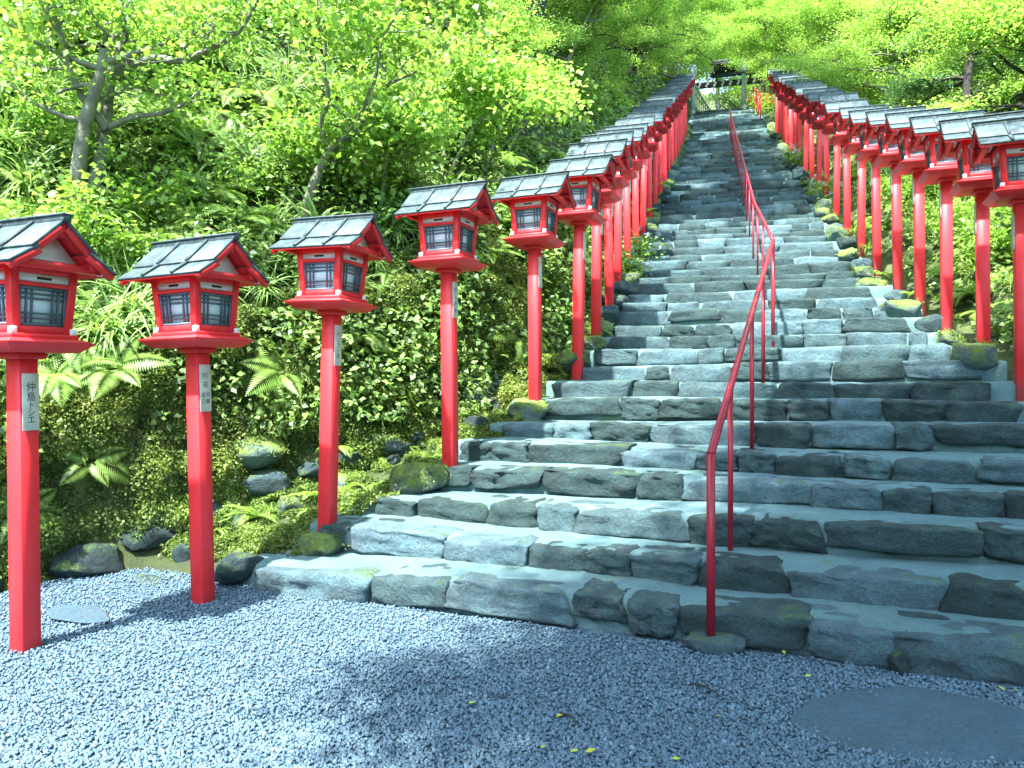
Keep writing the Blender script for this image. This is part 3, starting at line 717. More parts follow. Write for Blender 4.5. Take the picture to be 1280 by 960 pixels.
# stone under the first rail post, wedge stone, slab in the gravel
p = px(893, 812, 4.33); rock((p[0], p[1] + .0, .03), (.42, .26, .17), 201, 'rock', 'small flat stone carrying the lowest handrail post', None, -.3, 'base_stone')
p = px(1122, 828, 3.98); rock((p[0], p[1], .05), (.10, .10, .16), 203, 'rock', 'small wedge stone between two big stones of the lowest step', None, .2, 'wedge_stone')
ol = [(985, 905), (1008, 880), (1062, 864), (1135, 861), (1215, 874), (1290, 893), (1350, 920), (1340, 950), (1240, 956), (1150, 953), (1070, 938), (1015, 922)]
pt = [px(u, v, 1440.0 / (v - 480))[:2] for u, v in ol]; ce = np.mean(pt, 0)
bm = bmesh.new(); rings = []
for sc_, z in ((1.02, -.03), (1.0, .010), (.97, .018), (.6, .021)):
    ring = []
    for i in range(len(pt) * 3):
        a_, b_ = pt[i // 3], pt[(i // 3 + 1) % len(pt)]; q = a_ + (b_ - a_) * (i % 3) / 3
        q = ce + (q - ce) * sc_ * (1 + .02 * float(vn(i * .9, 3, 1))); ring.append(bm.verts.new((q[0] - ce[0], q[1] - ce[1], z + .003 * float(vn(q[0] * 4, q[1] * 4, 2)))))
    rings.append(ring)
for a_, b_ in zip(rings[:-1], rings[1:]):
    for i in range(len(a_)): bm.faces.new((a_[i], a_[(i + 1) % len(a_)], b_[(i + 1) % len(a_)], b_[i]))
bm.faces.new(rings[-1])
me = bpy.data.meshes.new('paving_slab'); bm.to_mesh(me); bm.free(); me.materials.append(M['slab'])
for f in me.polygons: f.use_smooth = True
o = obj('paving_slab', me); o.location = (ce[0], ce[1], 0); tag(o, 'large flat dark paving slab set in the gravel before the steps', 'slab')

# ================================================================== foliage
def leaves(C, N, size, up=None, width=.42, spread=.8, droop=.0, fold=.12):
    """diamond leaves at C with plane normal near N"""
    n = len(C); size = np.broadcast_to(size, n)[:, None]
    nr = N + spread * rng.normal(size=(n, 3)); nr /= np.linalg.norm(nr, axis=1)[:, None]
    u = rng.normal(size=(n, 3)); u[:, 2] -= droop; u -= (u * nr).sum(1)[:, None] * nr; u /= np.linalg.norm(u, axis=1)[:, None] + 1e-9
    v = np.cross(nr, u)
    V = np.stack([C, C + u * size * .45 + v * size * width + nr * size * fold, C + u * size - nr * size * fold * .6, C + u * size * .45 - v * size * width + nr * size * fold], 1)
    return V.reshape(-1, 3), np.arange(n * 4).reshape(n, 4)
def bare(n): return np.repeat(np.array([[0, 0, 1.0]]), n, 0)
# ---- ground cover leaves over the banks
def bank_samples(n, side, ymin, ymax, dmin, dmax):
    u = rng.uniform(-170, 1450, n); Y = ymin * (ymax / ymin) ** rng.random(n); Xv = (u - 640) / F * Y
    s, t = inv(Xv, Y); d = (-t - foot(s)) if side < 0 else (t - rfoot(s))
    ok = (d > dmin) & (d < dmax); Xv, Y, d = Xv[ok], Y[ok], d[ok]; return np.stack([Xv, Y, terrain(Xv, Y)], -1), d
def wall_samples(n, s0, s1, dmax=.75):
    s = rng.uniform(s0, s1, n); dd = rng.uniform(-.02, dmax, n); xy = fwd(s, -(foot(s) + dd)); return np.stack([xy[:, 0], xy[:, 1], terrain(xy[:, 0], xy[:, 1])], -1), dd
parts = []
P, d = bank_samples(330000, -1, 5.0, 34.0, .25, 22); parts.append(P)
P, d = wall_samples(80000, -1.5, 9, 1.0); parts.append(P[P[:, 2] > .9 + .3 * vn(P[:, 0] * 2, P[:, 1] * 2)])
P, d = bank_samples(110000, 1, 5.0, 34.0, .0, 14); parts.append(P)
P = np.concatenate(parts); P = P[in_view(P, 140, 120)]
cl = fbm(P[:, 0] * 1.7, P[:, 1] * 1.7, P[:, 2] * 1.7, 3)
keep = rng.random(len(P)) < np.clip(.75 + 1.1 * cl, .12, 1.0); P = P[keep]; cl = cl[keep]
Nn = tnormal(P[:, 0], P[:, 1]); hgt = rng.random(len(P)) ** 1.6 * np.clip(.10 + .35 * (cl + .4), .03, .5)
C = P + Nn * hgt[:, None]; size = (.024 + .0052 * P[:, 1]) * rng.uniform(.55, 1.5, len(P))
V, Fq = leaves(C, Nn * .6 + np.array([0, -.15, .75]), size, spread=.65, droop=.5, width=.33)
rn = np.clip(.35 + .30 * rng.normal(size=len(P)) + .25 * fbm(P[:, 0] * .9 + 9, P[:, 1] * .9, P[:, 2] * .9, 2), 0, 1)
o = obj('ground_cover', np_mesh('ground_cover', V, Fq, M['leaf_cover'], rn)); tag(o, 'dense small-leaved ground cover over the banks beside the steps', 'ground cover', kind='stuff')
print('cover', len(P))
# ---- moss on the lower wall: short fibres over lumpy cushions
P, d = wall_samples(230000, -1.8, 8.0, .7)
P2, _ = wall_samples(30000, 8, 20, .6)
ss = rng.uniform(.35, 22, 60000) ** 1.0; ss = np.concatenate([.35 + 21 * rng.random(60000) ** 1.8, .3 + 4.2 * rng.random(60000)]); lk = ledge(1 + ss / .49) - .12; ff = foot(ss); tt = lk - (ff + lk + .15) * rng.random(len(ss)); xy = fwd(ss, tt)
P3 = np.stack([xy[:, 0], xy[:, 1], terrain(xy[:, 0], xy[:, 1])], -1)
P3 = P3[fbm(P3[:, 0] * 2, P3[:, 1] * 2, 4.0, 2) > -.75]
P = np.concatenate([P, P2, P3]); P = P[in_view(P, 80, 60)]
cl = fbm(P[:, 0] * 2.6, P[:, 1] * 2.6, P[:, 2] * 2.6, 3); keep = (cl > -.85) & (P[:, 2] < zpath(inv(P[:, 0], P[:, 1])[0]) + 1.75 + .4 * vn(P[:, 0], P[:, 1]))
P = P[keep]; cl = cl[keep]; Nn = tnormal(P[:, 0], P[:, 1])
lump = np.clip(.12 + .16 * cl, .02, .32)
C = P + Nn * (lump * rng.uniform(.75, 1.02, len(P)))[:, None] + np.array([0, 0, -.02])
V, Fq = leaves(C, Nn + np.array([0, 0, .2]), .022 * rng.uniform(.6, 1.8, len(P)) * (1 + .06 * np.maximum(0, P[:, 1] - 6)), spread=1.1, width=.28, droop=.6)
o = obj('moss', np_mesh('moss', V, Fq, M['moss'], np.clip(.3 + .5 * cl + .2 * rng.normal(size=len(P)), 0, 1))); tag(o, 'thick yellow-green moss cushions hanging over the low stone wall', 'moss', kind='stuff')
# moss tufts and small plants round the mossy boulders and rock edges
C = []
for o_ in [q for q in COL.objects if q.name.startswith('rock') and q.data and q.data.materials[0] == M['mossrock']]:
    n = 1400 if o_.location.y < 9 else 260
    me = o_.data; vv = np.empty(len(me.vertices) * 3); me.vertices.foreach_get('co', vv); vv = vv.reshape(-1, 3)
    vv = vv[vv[:, 2] > -.02]; pick = vv[rng.integers(0, len(vv), n)] * rng.uniform(.97, 1.06, (n, 1)) + rng.normal(size=(n, 3)) * .018
    a = o_.rotation_euler.z; Rm = np.array([[math.cos(a), -math.sin(a), 0], [math.sin(a), math.cos(a), 0], [0, 0, 1]])
    C.append(pick @ Rm.T + np.array(o_.location))
C = np.concatenate(C); C = C[fbm(C[:, 0] * 5, C[:, 1] * 5, C[:, 2] * 5, 2) > -.15]
V, Fq = leaves(C, bare(len(C)), .014 * rng.uniform(.6, 1.7, len(C)) * (1 + .08 * np.maximum(0, C[:, 1] - 6)), spread=.9, width=.3)
o = obj('moss', np_mesh('moss', V, Fq, M['moss'], np.clip(.6 + .25 * rng.normal(size=len(C)), 0, 1))); tag(o, 'bright short moss growing on the boulders that edge the steps', 'moss', kind='stuff')

# ---- ferns
def fern_mesh(seed, L=.5, nf=8):
    r = np.random.default_rng(seed); Vs = []; Fs = []; n0 = 0; rn = []
    for f in range(nf):
        a = f * 2 * math.pi / nf + r.uniform(-.4, .4); ln = L * r.uniform(.7, 1.15); el = r.uniform(.5, 1.15); cv = r.uniform(1.0, 1.9)
        n = 26; ts = np.linspace(0, 1, n); ang = el - cv * ts
        step = ln / n; hx = np.cumsum(np.cos(ang)) * step; hz = np.cumsum(np.sin(ang)) * step
        dirv = np.array([math.cos(a), math.sin(a), 0]); side = np.array([-math.sin(a), math.cos(a), 0])
        ctr = hx[:, None] * dirv + hz[:, None] * np.array([0, 0, 1]); tan = np.cos(ang)[:, None] * dirv + np.sin(ang)[:, None] * np.array([0, 0, 1])
        for i in range(2, n):
            pl = ln * .30 * math.sin(math.pi * min(1, (ts[i] * .86 + .12))) ** .9 * (1.05 - .55 * ts[i]); w = step * .52
            for sg in (-1, 1):
                dr = side * sg * .95 + tan[i] * .35 + np.array([0, 0, -.18]); b_ = ctr[i]
                Vs += [b_ - tan[i] * w * .7, b_ + dr * pl * .5 - tan[i] * w, b_ + dr * pl + np.array([0, 0, -.12 * pl]), b_ + dr * pl * .5 + tan[i] * w]
                Fs.append((n0, n0 + 1, n0 + 2, n0 + 3)); n0 += 4; rn.append(np.clip(.5 + .2 * r.normal() + (f % 3 - 1) * .15, 0, 1))
    return np_mesh('fern', np.array(Vs), np.array(Fs), M['fern'], np.array(rn))
ferns = [fern_mesh(i, .5 + .06 * i, 6 + i) for i in range(4)]
def grass_mesh(seed, nb=60, L=.45, w=.010):
    r = np.random.default_rng(seed); Vs = []; Fs = []; n0 = 0; rn = []
    for i in range(nb):
        a = r.uniform(0, 6.28); ln = L * r.uniform(.6, 1.25); el = r.uniform(.7, 1.45); cv = r.uniform(1.2, 3.0); st = np.array([r.normal() * .05, r.normal() * .05, 0])
        m = 6; ts = np.linspace(0, 1, m); ang = el - cv * ts; h = np.concatenate([[0], np.cumsum(np.cos(ang[:-1])) * ln / (m - 1)]); z = np.concatenate([[0], np.cumsum(np.sin(ang[:-1])) * ln / (m - 1)])
        dv = np.array([math.cos(a), math.sin(a), 0]); sd = np.array([-math.sin(a), math.cos(a), 0])
        for j in range(m):
            c = st + dv * h[j] + np.array([0, 0, z[j]]); ww = w * (1 - ts[j] ** 2 * .92) * r.uniform(.9, 1.1)
            Vs += [c - sd * ww, c + sd * ww]
            if j: Fs.append((n0 + 2 * j - 2, n0 + 2 * j - 1, n0 + 2 * j + 1, n0 + 2 * j)); rn.append(0)
        rn[-(m - 1):] = [float(np.clip(.5 + .25 * r.normal(), 0, 1))] * (m - 1); n0 += 2 * m
    return np_mesh('grass_tuft', np.array(Vs), np.array(Fs), M['grass'], np.array(rn))
grasses = [grass_mesh(20, 70, .42), grass_mesh(21, 55, .6, .012), grass_mesh(22, 26, .65, .026)]
def plant_at(me, name, p, nrm, sc, label, cat, group, lean=.45):
    o = obj(name, me); up = Vector(nrm) * lean + Vector((0, 0, 1 - lean)); up.normalize()
    q = Vector((0, 0, 1)).rotation_difference(up) @ Matrix.Rotation(random.uniform(0, 6.28), 4, 'Z').to_quaternion()
    o.rotation_mode = 'QUATERNION'; o.rotation_quaternion = q; o.location = p; o.scale = (sc,) * 3; tag(o, label, cat, group); return o
LS = [q[1] for q in LB]; RS = [q[1] for q in RB]
def behind(p, what):
    s_ = float(inv(p[0], p[1])[0]); i = int(np.argmin([abs(s_ - q) for q in LS])); hi = float(p[2] - zpath(s_))
    z = 'low on the bank' if hi < 1.4 else ('halfway up the bank' if hi < 3.2 else 'high on the bank')
    return f'{what} {z} behind the {ORD[i]} lantern' if i < 16 else f'{what} {z} behind the far lanterns'
P, d = bank_samples(9000, -1, 5.5, 24.0, .35, 9); P = P[in_view(P, 60, 40)]
cnt = 0
for p in P:
    if cnt >= 235: break
    if fbm(p[0] * .8 + 3, p[1] * .8, p[2] * .8, 2) < -.05: continue
    nrm = tnormal(p[None, 0], p[None, 1])[0]
    plant_at(ferns[cnt % 4], 'fern', p + nrm * .05, nrm, random.uniform(.42, .95) * (1 + .015 * p[1]), behind(p, 'feathery bright green fern'), 'fern', 'ferns on the mossy bank'); cnt += 1
for u, v in [(110, 578), (70, 480), (140, 470), (20, 640), (330, 300), (250, 330), (150, 310), (80, 330), (350, 470), (480, 350), (520, 300), (450, 420), (260, 180), (200, 160), (610, 340), (640, 370), (700, 330), (300, 200), (640, 420), (690, 300), (590, 250), (380, 320)]:
    p = ray_hit(u, v); nrm = tnormal(p[None, 0], p[None, 1])[0]
    plant_at(ferns[random.randrange(4)], 'fern', p + nrm * .1, nrm, random.uniform(.5, .85), behind(p, 'feathery bright green fern'), 'fern', 'ferns on the mossy bank', .75)
for i, (u, v, sc, gi) in enumerate([(140, 375, 1.1, 0), (170, 400, 1.0, 1), (200, 415, 1.1, 0), (115, 400, .9, 0), (150, 430, .9, 1), (330, 370, .8, 0), (20, 40, 1.3, 2), (30, 90, 1.4, 2), (10, 130, 1.3, 2), (60, 150, 1.0, 1), (5, 200, 1.2, 1), (45, 30, 1.2, 2), (120, 430, 1.0, 1), (260, 90, 1.0, 1), (300, 20, 1.2, 2), (440, 370, .7, 0), (350, 130, 1, 1), (180, 60, 1, 1), (35, 250, .9, 1), (230, 400, .8, 0)]):
    p = ray_hit(u, v); nrm = tnormal(p[None, 0], p[None, 1])[0]
    plant_at(grasses[gi], 'grass_tuft', p + nrm * .12, nrm, sc, behind(p, 'arching grass tuft') if gi < 2 else behind(p, 'clump of broad strap leaves'), 'grass', 'grass tufts on the bank', .8)
P, d = bank_samples(3000, -1, 5.8, 20.0, .5, 8); P = P[in_view(P, 40, 20)][:80]
for i, p in enumerate(P):
    nrm = tnormal(p[None, 0], p[None, 1])[0]; gi = i % 3
    plant_at(grasses[gi], 'grass_tuft', p + nrm * .08, nrm, random.uniform(.5, .95), behind(p, 'arching grass tuft') if gi < 2 else behind(p, 'clump of broad strap leaves'), 'grass', 'grass tufts on the bank', .8)
P, d = bank_samples(3000, 1, 6.0, 20.0, .0, 3.0); P = P[in_view(P, 60, 40)][:70]
for i, p in enumerate(P):
    nrm = tnormal(p[None, 0], p[None, 1])[0]
    plant_at(ferns[i % 4] if i % 3 else grasses[1], 'fern' if i % 3 else 'grass_tuft', p, nrm, random.uniform(.6, 1.0), 'green fern growing under the trees behind the wooded-side lanterns' if i % 3 else 'grass tuft growing under the trees behind the wooded-side lanterns', 'fern' if i % 3 else 'grass', 'undergrowth of the wooded side', .4)
for i in range(46):
    s = .2 + 4.5 * random.random(); l_ = float(ledge(1 + s / TR1)) - .3; t = l_ - (float(foot(s)) + l_ + .15) * random.random(); xy = fwd(s, t)
    plant_at(ferns[i % 4] if i % 3 else grasses[0], 'fern' if i % 3 else 'grass_tuft', (xy[0], xy[1], float(terrain(xy[0], xy[1])) + .03), (0, 0, 1), random.uniform(.25, .5), 'small fern among the stones under the mossy bank' if i % 3 else 'small grass tuft among the stones under the mossy bank', 'fern' if i % 3 else 'grass', 'small plants under the mossy bank', 0)
# big trailing plants beside the steps
for s in np.arange(5.4, 30, 1.25):
    for side in (-1, 1):
        k = 1 + s / TR1 if s < SIG1 else K1 + (s - SIG1) / TR2
        t = (float(ledge(k)) - .30) if side < 0 else (float(redge(k)) + .42)
        xy = fwd(s + random.uniform(-.3, .3), t); gi = random.randrange(3)
        plant_at(ferns[gi] if random.random() < .5 else grasses[0], 'fern', (xy[0], xy[1], float(zpath(s)) + .02), (0, 0, 1), random.uniform(.45, .8), 'small green plant growing among the rocks that edge the steps', 'plant', 'plants edging the steps', 0)

# ---- shrubs and trees
def grow(r, base, dirv, length, rad, depth, tubes, tips, nseg=6, curl=.25, up=.1):
    pts = [np.array(base, float)]; dv = np.array(dirv, float); rads = [rad]
    for i in range(nseg):
        dv = dv + r.normal(size=3) * curl + np.array([0, 0, up]); dv /= np.linalg.norm(dv)
        pts.append(pts[-1] + dv * length / nseg); rads.append(rad * (1 - .62 * (i + 1) / nseg))
    tubes.append((np.array(pts), np.array(rads)))
    if depth == 0:
        for q in pts[2:]: tips.append(q)
        return
    nb = 3 + int(r.random() * 2)
    for b in range(nb):
        i = int(r.uniform(.35, 1.0) * nseg); i = min(i, nseg)
        a = r.uniform(0, 6.28); nd = dv * .55 + np.array([math.cos(a), math.sin(a), r.uniform(-.05, .45)]) * .9; nd /= np.linalg.norm(nd)
        grow(r, pts[i], nd, length * r.uniform(.55, .8), rads[i] * .6, depth - 1, tubes, tips, max(3, nseg - 1), curl, up * .5)
def crown_mesh(name, tips, n, size, mat, r, flat=.35, sp=.45, width=.42, spread=.5):
    tips = np.array(tips); pick = tips[r.integers(0, len(tips), n)]
    off = r.normal(size=(n, 3)) * sp; off[:, 2] *= flat; C = pick + off
    V, Fq = leaves(C, bare(n) * 1.0, size * r.uniform(.6, 1.4, n), spread=spread, droop=.3, width=width)
    return np_mesh(name, V, Fq, M[mat], np.clip(.5 + .22 * r.normal(size=n) + .25 * fbm(C[:, 0], C[:, 1], C[:, 2], 2), 0, 1))
def wood_mesh(name, tubes, mat, minr=.0):
    mb_ = MB()
    for pts, rads in tubes:
        if rads[0] < minr: continue
        mb_.add(*tube(pts, rads, 8 if rads[0] > .04 else 5, cap=False))
    return mb_.mesh(name, M[mat], True)
def tree_proto(seed, H, n, size, leafm, barkm, depth=2, spread=1.0, sp=.5, flat=.35, rad=None, width=.42, ls=.5, lo=3):
    r = np.random.default_rng(seed); tubes = []; tips = []
    rad = rad or H * .018
    tr = [np.array([0, 0, -.4])]; dv = np.array([r.normal() * .12, r.normal() * .12, 1.0]); rads = [rad * 1.25]
    ns = 9
    for i in range(ns):
        dv = dv + r.normal(size=3) * .12; dv[2] = max(dv[2], .75); dv /= np.linalg.norm(dv); tr.append(tr[-1] + dv * H * .8 / ns); rads.append(rad * (1 - .75 * (i + 1) / ns))
    tubes.append((np.array(tr), np.array(rads)))
    for i in range(lo, ns + 1):
        for b in range(2 if lo < 5 else 4):
            a = r.uniform(0, 6.28); nd = np.array([math.cos(a), math.sin(a), r.uniform(.05, .6)]); nd /= np.linalg.norm(nd)
            grow(r, tr[i], nd, H * .34 * spread * (1.15 - .07 * i) * r.uniform(.7, 1.15), rads[i] * .55, depth - 1, tubes, tips, 5, .22, .06)
    return wood_mesh('trunk', tubes, barkm), crown_mesh('crown', tips, n, size, leafm, r, flat, sp, width, ls)
PROTO = {
    'maple_a': tree_proto(1, 7.0, 42000, .066, 'leaf_maple', 'bark_dark', 2, 1.25, .30, .30),
    'maple_b': tree_proto(2, 6.5, 40000, .066, 'leaf_maple', 'bark', 2, 1.2, .30, .30),
    'broad_a': tree_proto(3, 7.5, 34000, .085, 'leaf_mid', 'bark', 2, 1.0, .34, .5, ls=.7),
    'broad_b': tree_proto(4, 6.0, 32000, .08, 'leaf_mid', 'bark_dark', 2, 1.05, .34, .5, ls=.7),
    'cypress': tree_proto(5, 9.0, 36000, .10, 'leaf_blue', 'bark_dark', 2, .8, .28, .45, width=.20, ls=.6),
    'dark': tree_proto(6, 7.0, 24000, .10, 'leaf_dark', 'bark_dark', 2, 1.0, .36, .6, ls=.8),
    'tall': tree_proto(7, 10.5, 17000, .095, 'leaf_maple', 'bark_dark', 2, .95, .34, .35, lo=6),
}
def shrub_proto(seed, h, n, size, leafm):
    r = np.random.default_rng(seed); tubes = []; tips = []
    for i in range(6):
        a = r.uniform(0, 6.28); nd = np.array([math.cos(a) * .6, math.sin(a) * .6, 1.0]); nd /= np.linalg.norm(nd)
        grow(r, (0, 0, -.1), nd, h * r.uniform(.6, 1.0), h * .012, 1, tubes, tips, 5, .2, .05)
    return wood_mesh('stem', tubes, 'bark_dark'), crown_mesh('foliage', tips, n, size, leafm, r, .7, .13 * h, spread=.8)
SHR = {'a': shrub_proto(31, 1.1, 1700, .075, 'leaf_mid'), 'b': shrub_proto(32, .9, 1500, .06, 'leaf_maple'), 'c': shrub_proto(33, 1.3, 2000, .085, 'leaf_dark'), 'd': shrub_proto(34, 1.0, 1500, .07, 'leaf_mid')}
def put(kind, protos, x, y, sc, label, cat, group, rz=None, name='tree', z=None, parts=('trunk', 'crown'), lean=(0, 0)):
    z = float(terrain(np.array(x), np.array(y))) - .05 if z is None else z
    e = empty(name, (x, y, z), random.uniform(0, 6.28) if rz is None else rz); e.scale = (sc,) * 3
    e.rotation_euler[0] = lean[0]; e.rotation_euler[1] = lean[1]; tag(e, label, cat, group)
    obj(parts[0], protos[kind][0], e); obj(parts[1], protos[kind][1], e); return e
LBL = {'maple_a': 'maple with fresh yellow-green layered leaves', 'maple_b': 'slender maple with fresh yellow-green leaves', 'broad_a': 'broad-leaved tree with mid-green leaves', 'broad_b': 'small leafy tree with mid-green leaves', 'cypress': 'cypress with feathery blue-green sprays', 'dark': 'shady tree with dark green leaves', 'tall': 'tall clear-stemmed maple with a high spreading crown'}
random.seed(21)
def put_st(kind, s, t, sc, where, group, **k):
    xy = fwd(s, t)
    if where in (WL, WR):
        row = LS if where == WL else RS; i = int(np.argmin([abs(s - q) for q in row])); side = 'fern-bank' if where == WL else 'wooded-side'
        where = f'uphill of the {ORD[i]} {side} lantern' if i < 14 and s > row[0] else f'uphill of the far {side} lanterns'
    return put(kind, PROTO, xy[0], xy[1], sc, LBL[kind] + ' ' + where, 'tree', group, **k)
WL, WR, WT = 'on the steep fern bank', 'behind the wooded-side lanterns', 'beyond the top of the steps'
for kind, s, t, sc in [('maple_b', 8.0, -5.6, .62), ('maple_a', 11, -5.2, 1.0), ('maple_b', 14.5, -4.8, 1.1), ('maple_a', 9.5, -4.4, .55), ('maple_b', 11.8, -4.1, .55), ('maple_b', 8.0, -4.5, .5), ('maple_a', 14, -4.0, .6), ('maple_b', 19, -3.7, .65), ('maple_a', 23, -3.4, .62), ('broad_b', 9.5, -8.5, .9), ('maple_a', 18.5, -4.7, .85), ('broad_a', 13, -9.5, 1.0),
                       ('maple_b', 22.5, -4.6, .95), ('maple_a', 27, -4.6, 1.0), ('broad_b', 20, -9, 1.1), ('maple_b', 31.5, -4.6, 1.0), ('broad_a', 27, -9.5, 1.2), ('maple_a', 36, -5, 1.1), ('broad_a', 3, -11.5, .9), ('broad_b', 6, -13, 1.0),
                       ('maple_a', 24.5, -3.5, .8), ('maple_b', 30, -3.2, .85), ('maple_a', 35, -2.7, .9), ('maple_b', 32.5, -2.5, .7), ('maple_b', 38.5, -3.2, 1.1), ('maple_a', 42, -4, 1.3), ('broad_a', 10, -14, 1.2), ('maple_a', 18, -15, 1.3), ('broad_b', 28, -16, 1.4), ('broad_b', 34, -12, 1.3)]:
    put_st(kind, s, t, sc, WL, 'trees on the fern bank')
for kind, s, t, sc in [('cypress', 7.0, 5.0, .62), ('maple_a', 10.5, 4.3, .70), ('cypress', 13.5, 4.4, .72), ('dark', 9.0, 7.5, .9), ('maple_b', 17, 4.2, .85), ('cypress', 20, 5.0, .8), ('maple_a', 23.5, 4.2, .95), ('dark', 16, 8, 1.0),
                       ('maple_b', 29, 4.4, 1.0), ('maple_a', 34, 5, 1.1), ('broad_a', 25, 8.5, 1.1), ('maple_b', 12, 9.5, 1.0), ('maple_a', 7, 10, 1.0), ('dark', 5, 7.2, .8), ('cypress', 31, 9, 1.2), ('maple_b', 36.5, 3.0, .9), ('maple_a', 33, 3.1, .8), ('cypress', 5.2, 5.2, .62), ('maple_a', 8.2, 4.3, .8), ('maple_b', 38, 3.4, 1.1), ('maple_a', 41.5, 4.5, 1.3)]:
    put_st(kind, s, t, sc, WR, 'trees on the wooded side')
for kind, s, t, sc in [('maple_a', 50, -3, 1.3), ('broad_a', 54, 3, 1.5), ('maple_b', 48, 6, 1.3), ('maple_a', 58, -7, 1.6), ('broad_b', 60, 8, 1.6), ('maple_b', 45, -6, 1.2), ('broad_a', 64, 0, 1.8), ('dark', 66, -12, 1.8), ('dark', 62, 15, 1.8)]:
    put_st(kind, s, t, sc, WT, 'trees beyond the top of the steps')
# tall trees whose crowns shade the foot of the steps and the forecourt
CRO = np.array([-1.72, -.95, 6.84])                            # middle of the tall maple's crown
def put_shade(sig, t, sc, ang, label, group, flat=False):
    """stand a tall maple where its crown throws its shade on the steps at (sig, t)"""
    tg = fwd(sig, t); zt = float(zpath(sig)); rz = ang - math.atan2(CRO[1], CRO[0]); ov = np.hypot(CRO[0], CRO[1]) * sc * np.array([math.cos(ang), math.sin(ang)]); h = 8.0
    for _ in range(14):
        xy = tg - .5 * h * np.array([-S.x, -S.y]) / S.z * 2 - ov; bz = 0.0 if flat else float(terrain(xy[0], xy[1])); h = .5 * h + .5 * (bz + CRO[2] * sc - zt)
    print('shade tree', xy.round(2), round(bz, 2), round(h, 2))
    put('tall', PROTO, xy[0], xy[1], sc, label, 'tree', group, rz=rz, z=bz - .05)
for gx_, gy_, sc, ang in [(2.4, 3.3, 1.0, 1.8), (3.6, 5.4, 1.0, 2.2), (5.8, 5.4, 1.0, 2.5), (.9, 3.4, .8, 1.5)]:
    s_, t_ = inv(gx_, gy_); put_shade(float(s_), float(t_), sc, ang, 'tall clear-stemmed maple with a high crown, rooted in the forecourt gravel', 'tall trees round the forecourt', True)
for s_, t_ in [(14.6, .2), (19.0, .2), (24.0, .2), (30.5, .2)]:
    put_shade(s_, t_, 1.35, -A2, 'tall clear-stemmed maple with a high spreading crown far up the fern bank', 'tall trees leaning over the steps')
shk = list(SHR)
P, d = bank_samples(6000, -1, 6.5, 26.0, 1.1, 12); P = P[in_view(P, 80, 40)]
for i, p in enumerate(P[:46]):
    put(shk[i % 4] if i % 4 != 2 else 'b', SHR, p[0], p[1], random.uniform(.5, .9), behind(p, ['mid-green shrub', 'yellow-green shrub'][i % 4 in (1, 2)]), 'shrub', 'shrubs on the fern bank', name='shrub', parts=('stem', 'foliage'))
P, d = bank_samples(6000, 1, 6.2, 28.0, .55, 4.5); P = P[in_view(P, 80, 40)]
for i, p in enumerate(P[:95]):
    put(shk[i % 4], SHR, p[0], p[1], random.uniform(.5, .95), (lambda i_: f'leafy shrub behind the {ORD[i_]} lantern of the wooded side' if i_ < 14 else 'leafy shrub behind the far lanterns of the wooded side')(int(np.argmin([abs(float(inv(p[0], p[1])[0]) - q) for q in RS]))), 'shrub', 'shrubs of the wooded side', name='shrub', parts=('stem', 'foliage'))

# ---- the bare-limbed trees on the bank, limb by limb
def traced_tree(name, limbs, Y0, n, leafm, label, seed, size=.07, extra=(), sp=.22):
    r = np.random.default_rng(seed); tubes = []; tips = []
    b = px(limbs[0][0][0][0], limbs[0][0][0][1], Y0)
    for pl, r0, r1, dy in limbs:
        pts = np.array([px(u, v, Y0 + dy * i / max(1, len(pl) - 1)) for i, (u, v) in enumerate(pl)])
        m = 4 * (len(pl) - 1) + 1; q = np.linspace(0, len(pl) - 1, m); pts = np.stack([np.interp(q, np.arange(len(pl)), pts[:, a]) for a in range(3)], -1)
        for _ in range(2): pts[1:-1] = .25 * pts[:-2] + .5 * pts[1:-1] + .25 * pts[2:]
        tubes.append((pts - b, np.linspace(r0, r1, m)))
        for i in range(m // 2, m, 1):
            if r.random() < .55:
                a = r.uniform(0, 6.28); grow(r, pts[i] - b, np.array([math.cos(a), math.sin(a), r.uniform(-.1, .7)]), r.uniform(.35, .9), r1 * .8, 1 if r.random() < .4 else 0, tubes, tips, 4, .3, .05)
    e = empty(name, b); tag(e, label, 'tree')
    obj('trunk', wood_mesh('trunk', tubes, 'bark'), e); obj('crown', crown_mesh('crown', tips, n, size, leafm, r, .5, sp, spread=.7), e)
pA = ray_hit(98, 262); YA = pA[1] - .1
traced_tree('gnarled_tree', [
    ([(92, 270), (98, 215), (106, 150), (126, 95), (130, 60)], .085, .04, -.3),
    ([(104, 270), (122, 215), (132, 160), (136, 100), (158, 40), (166, -30)], .085, .03, .3),
    ([(132, 160), (108, 130), (84, 85), (76, 40), (64, 10)], .045, .018, -.6),
    ([(138, 95), (165, 78), (198, 72), (225, 78), (262, 62), (300, 42), (322, 0)], .05, .014, -.7),
    ([(134, 160), (165, 146), (205, 142), (232, 130), (258, 104)], .035, .010, .5),
    ([(84, 60), (104, 34), (140, 30), (175, 14)], .024, .010, .3),
    ([(158, 40), (150, 10), (160, -40)], .03, .015, -.3)], YA, 5200, 'leaf_mid', 'gnarled twin-trunked tree with bare crooked limbs on the fern bank', 71, .058)
pB = ray_hit(382, 268); YB = pB[1] - .1
traced_tree('leaning_tree', [
    ([(380, 275), (390, 235), (405, 200), (412, 188)], .065, .045, 0),
    ([(410, 190), (398, 155), (412, 125), (404, 90), (408, 40), (396, -10)], .035, .012, -.4),
    ([(412, 188), (432, 160), (452, 138), (480, 108), (520, 90)], .038, .012, .4),
    ([(452, 138), (470, 100), (476, 50), (500, 10)], .022, .010, -.3)], YB, 4500, 'leaf_mid', 'young forked tree with pale bark leaning out above the third lantern', 72, .07)
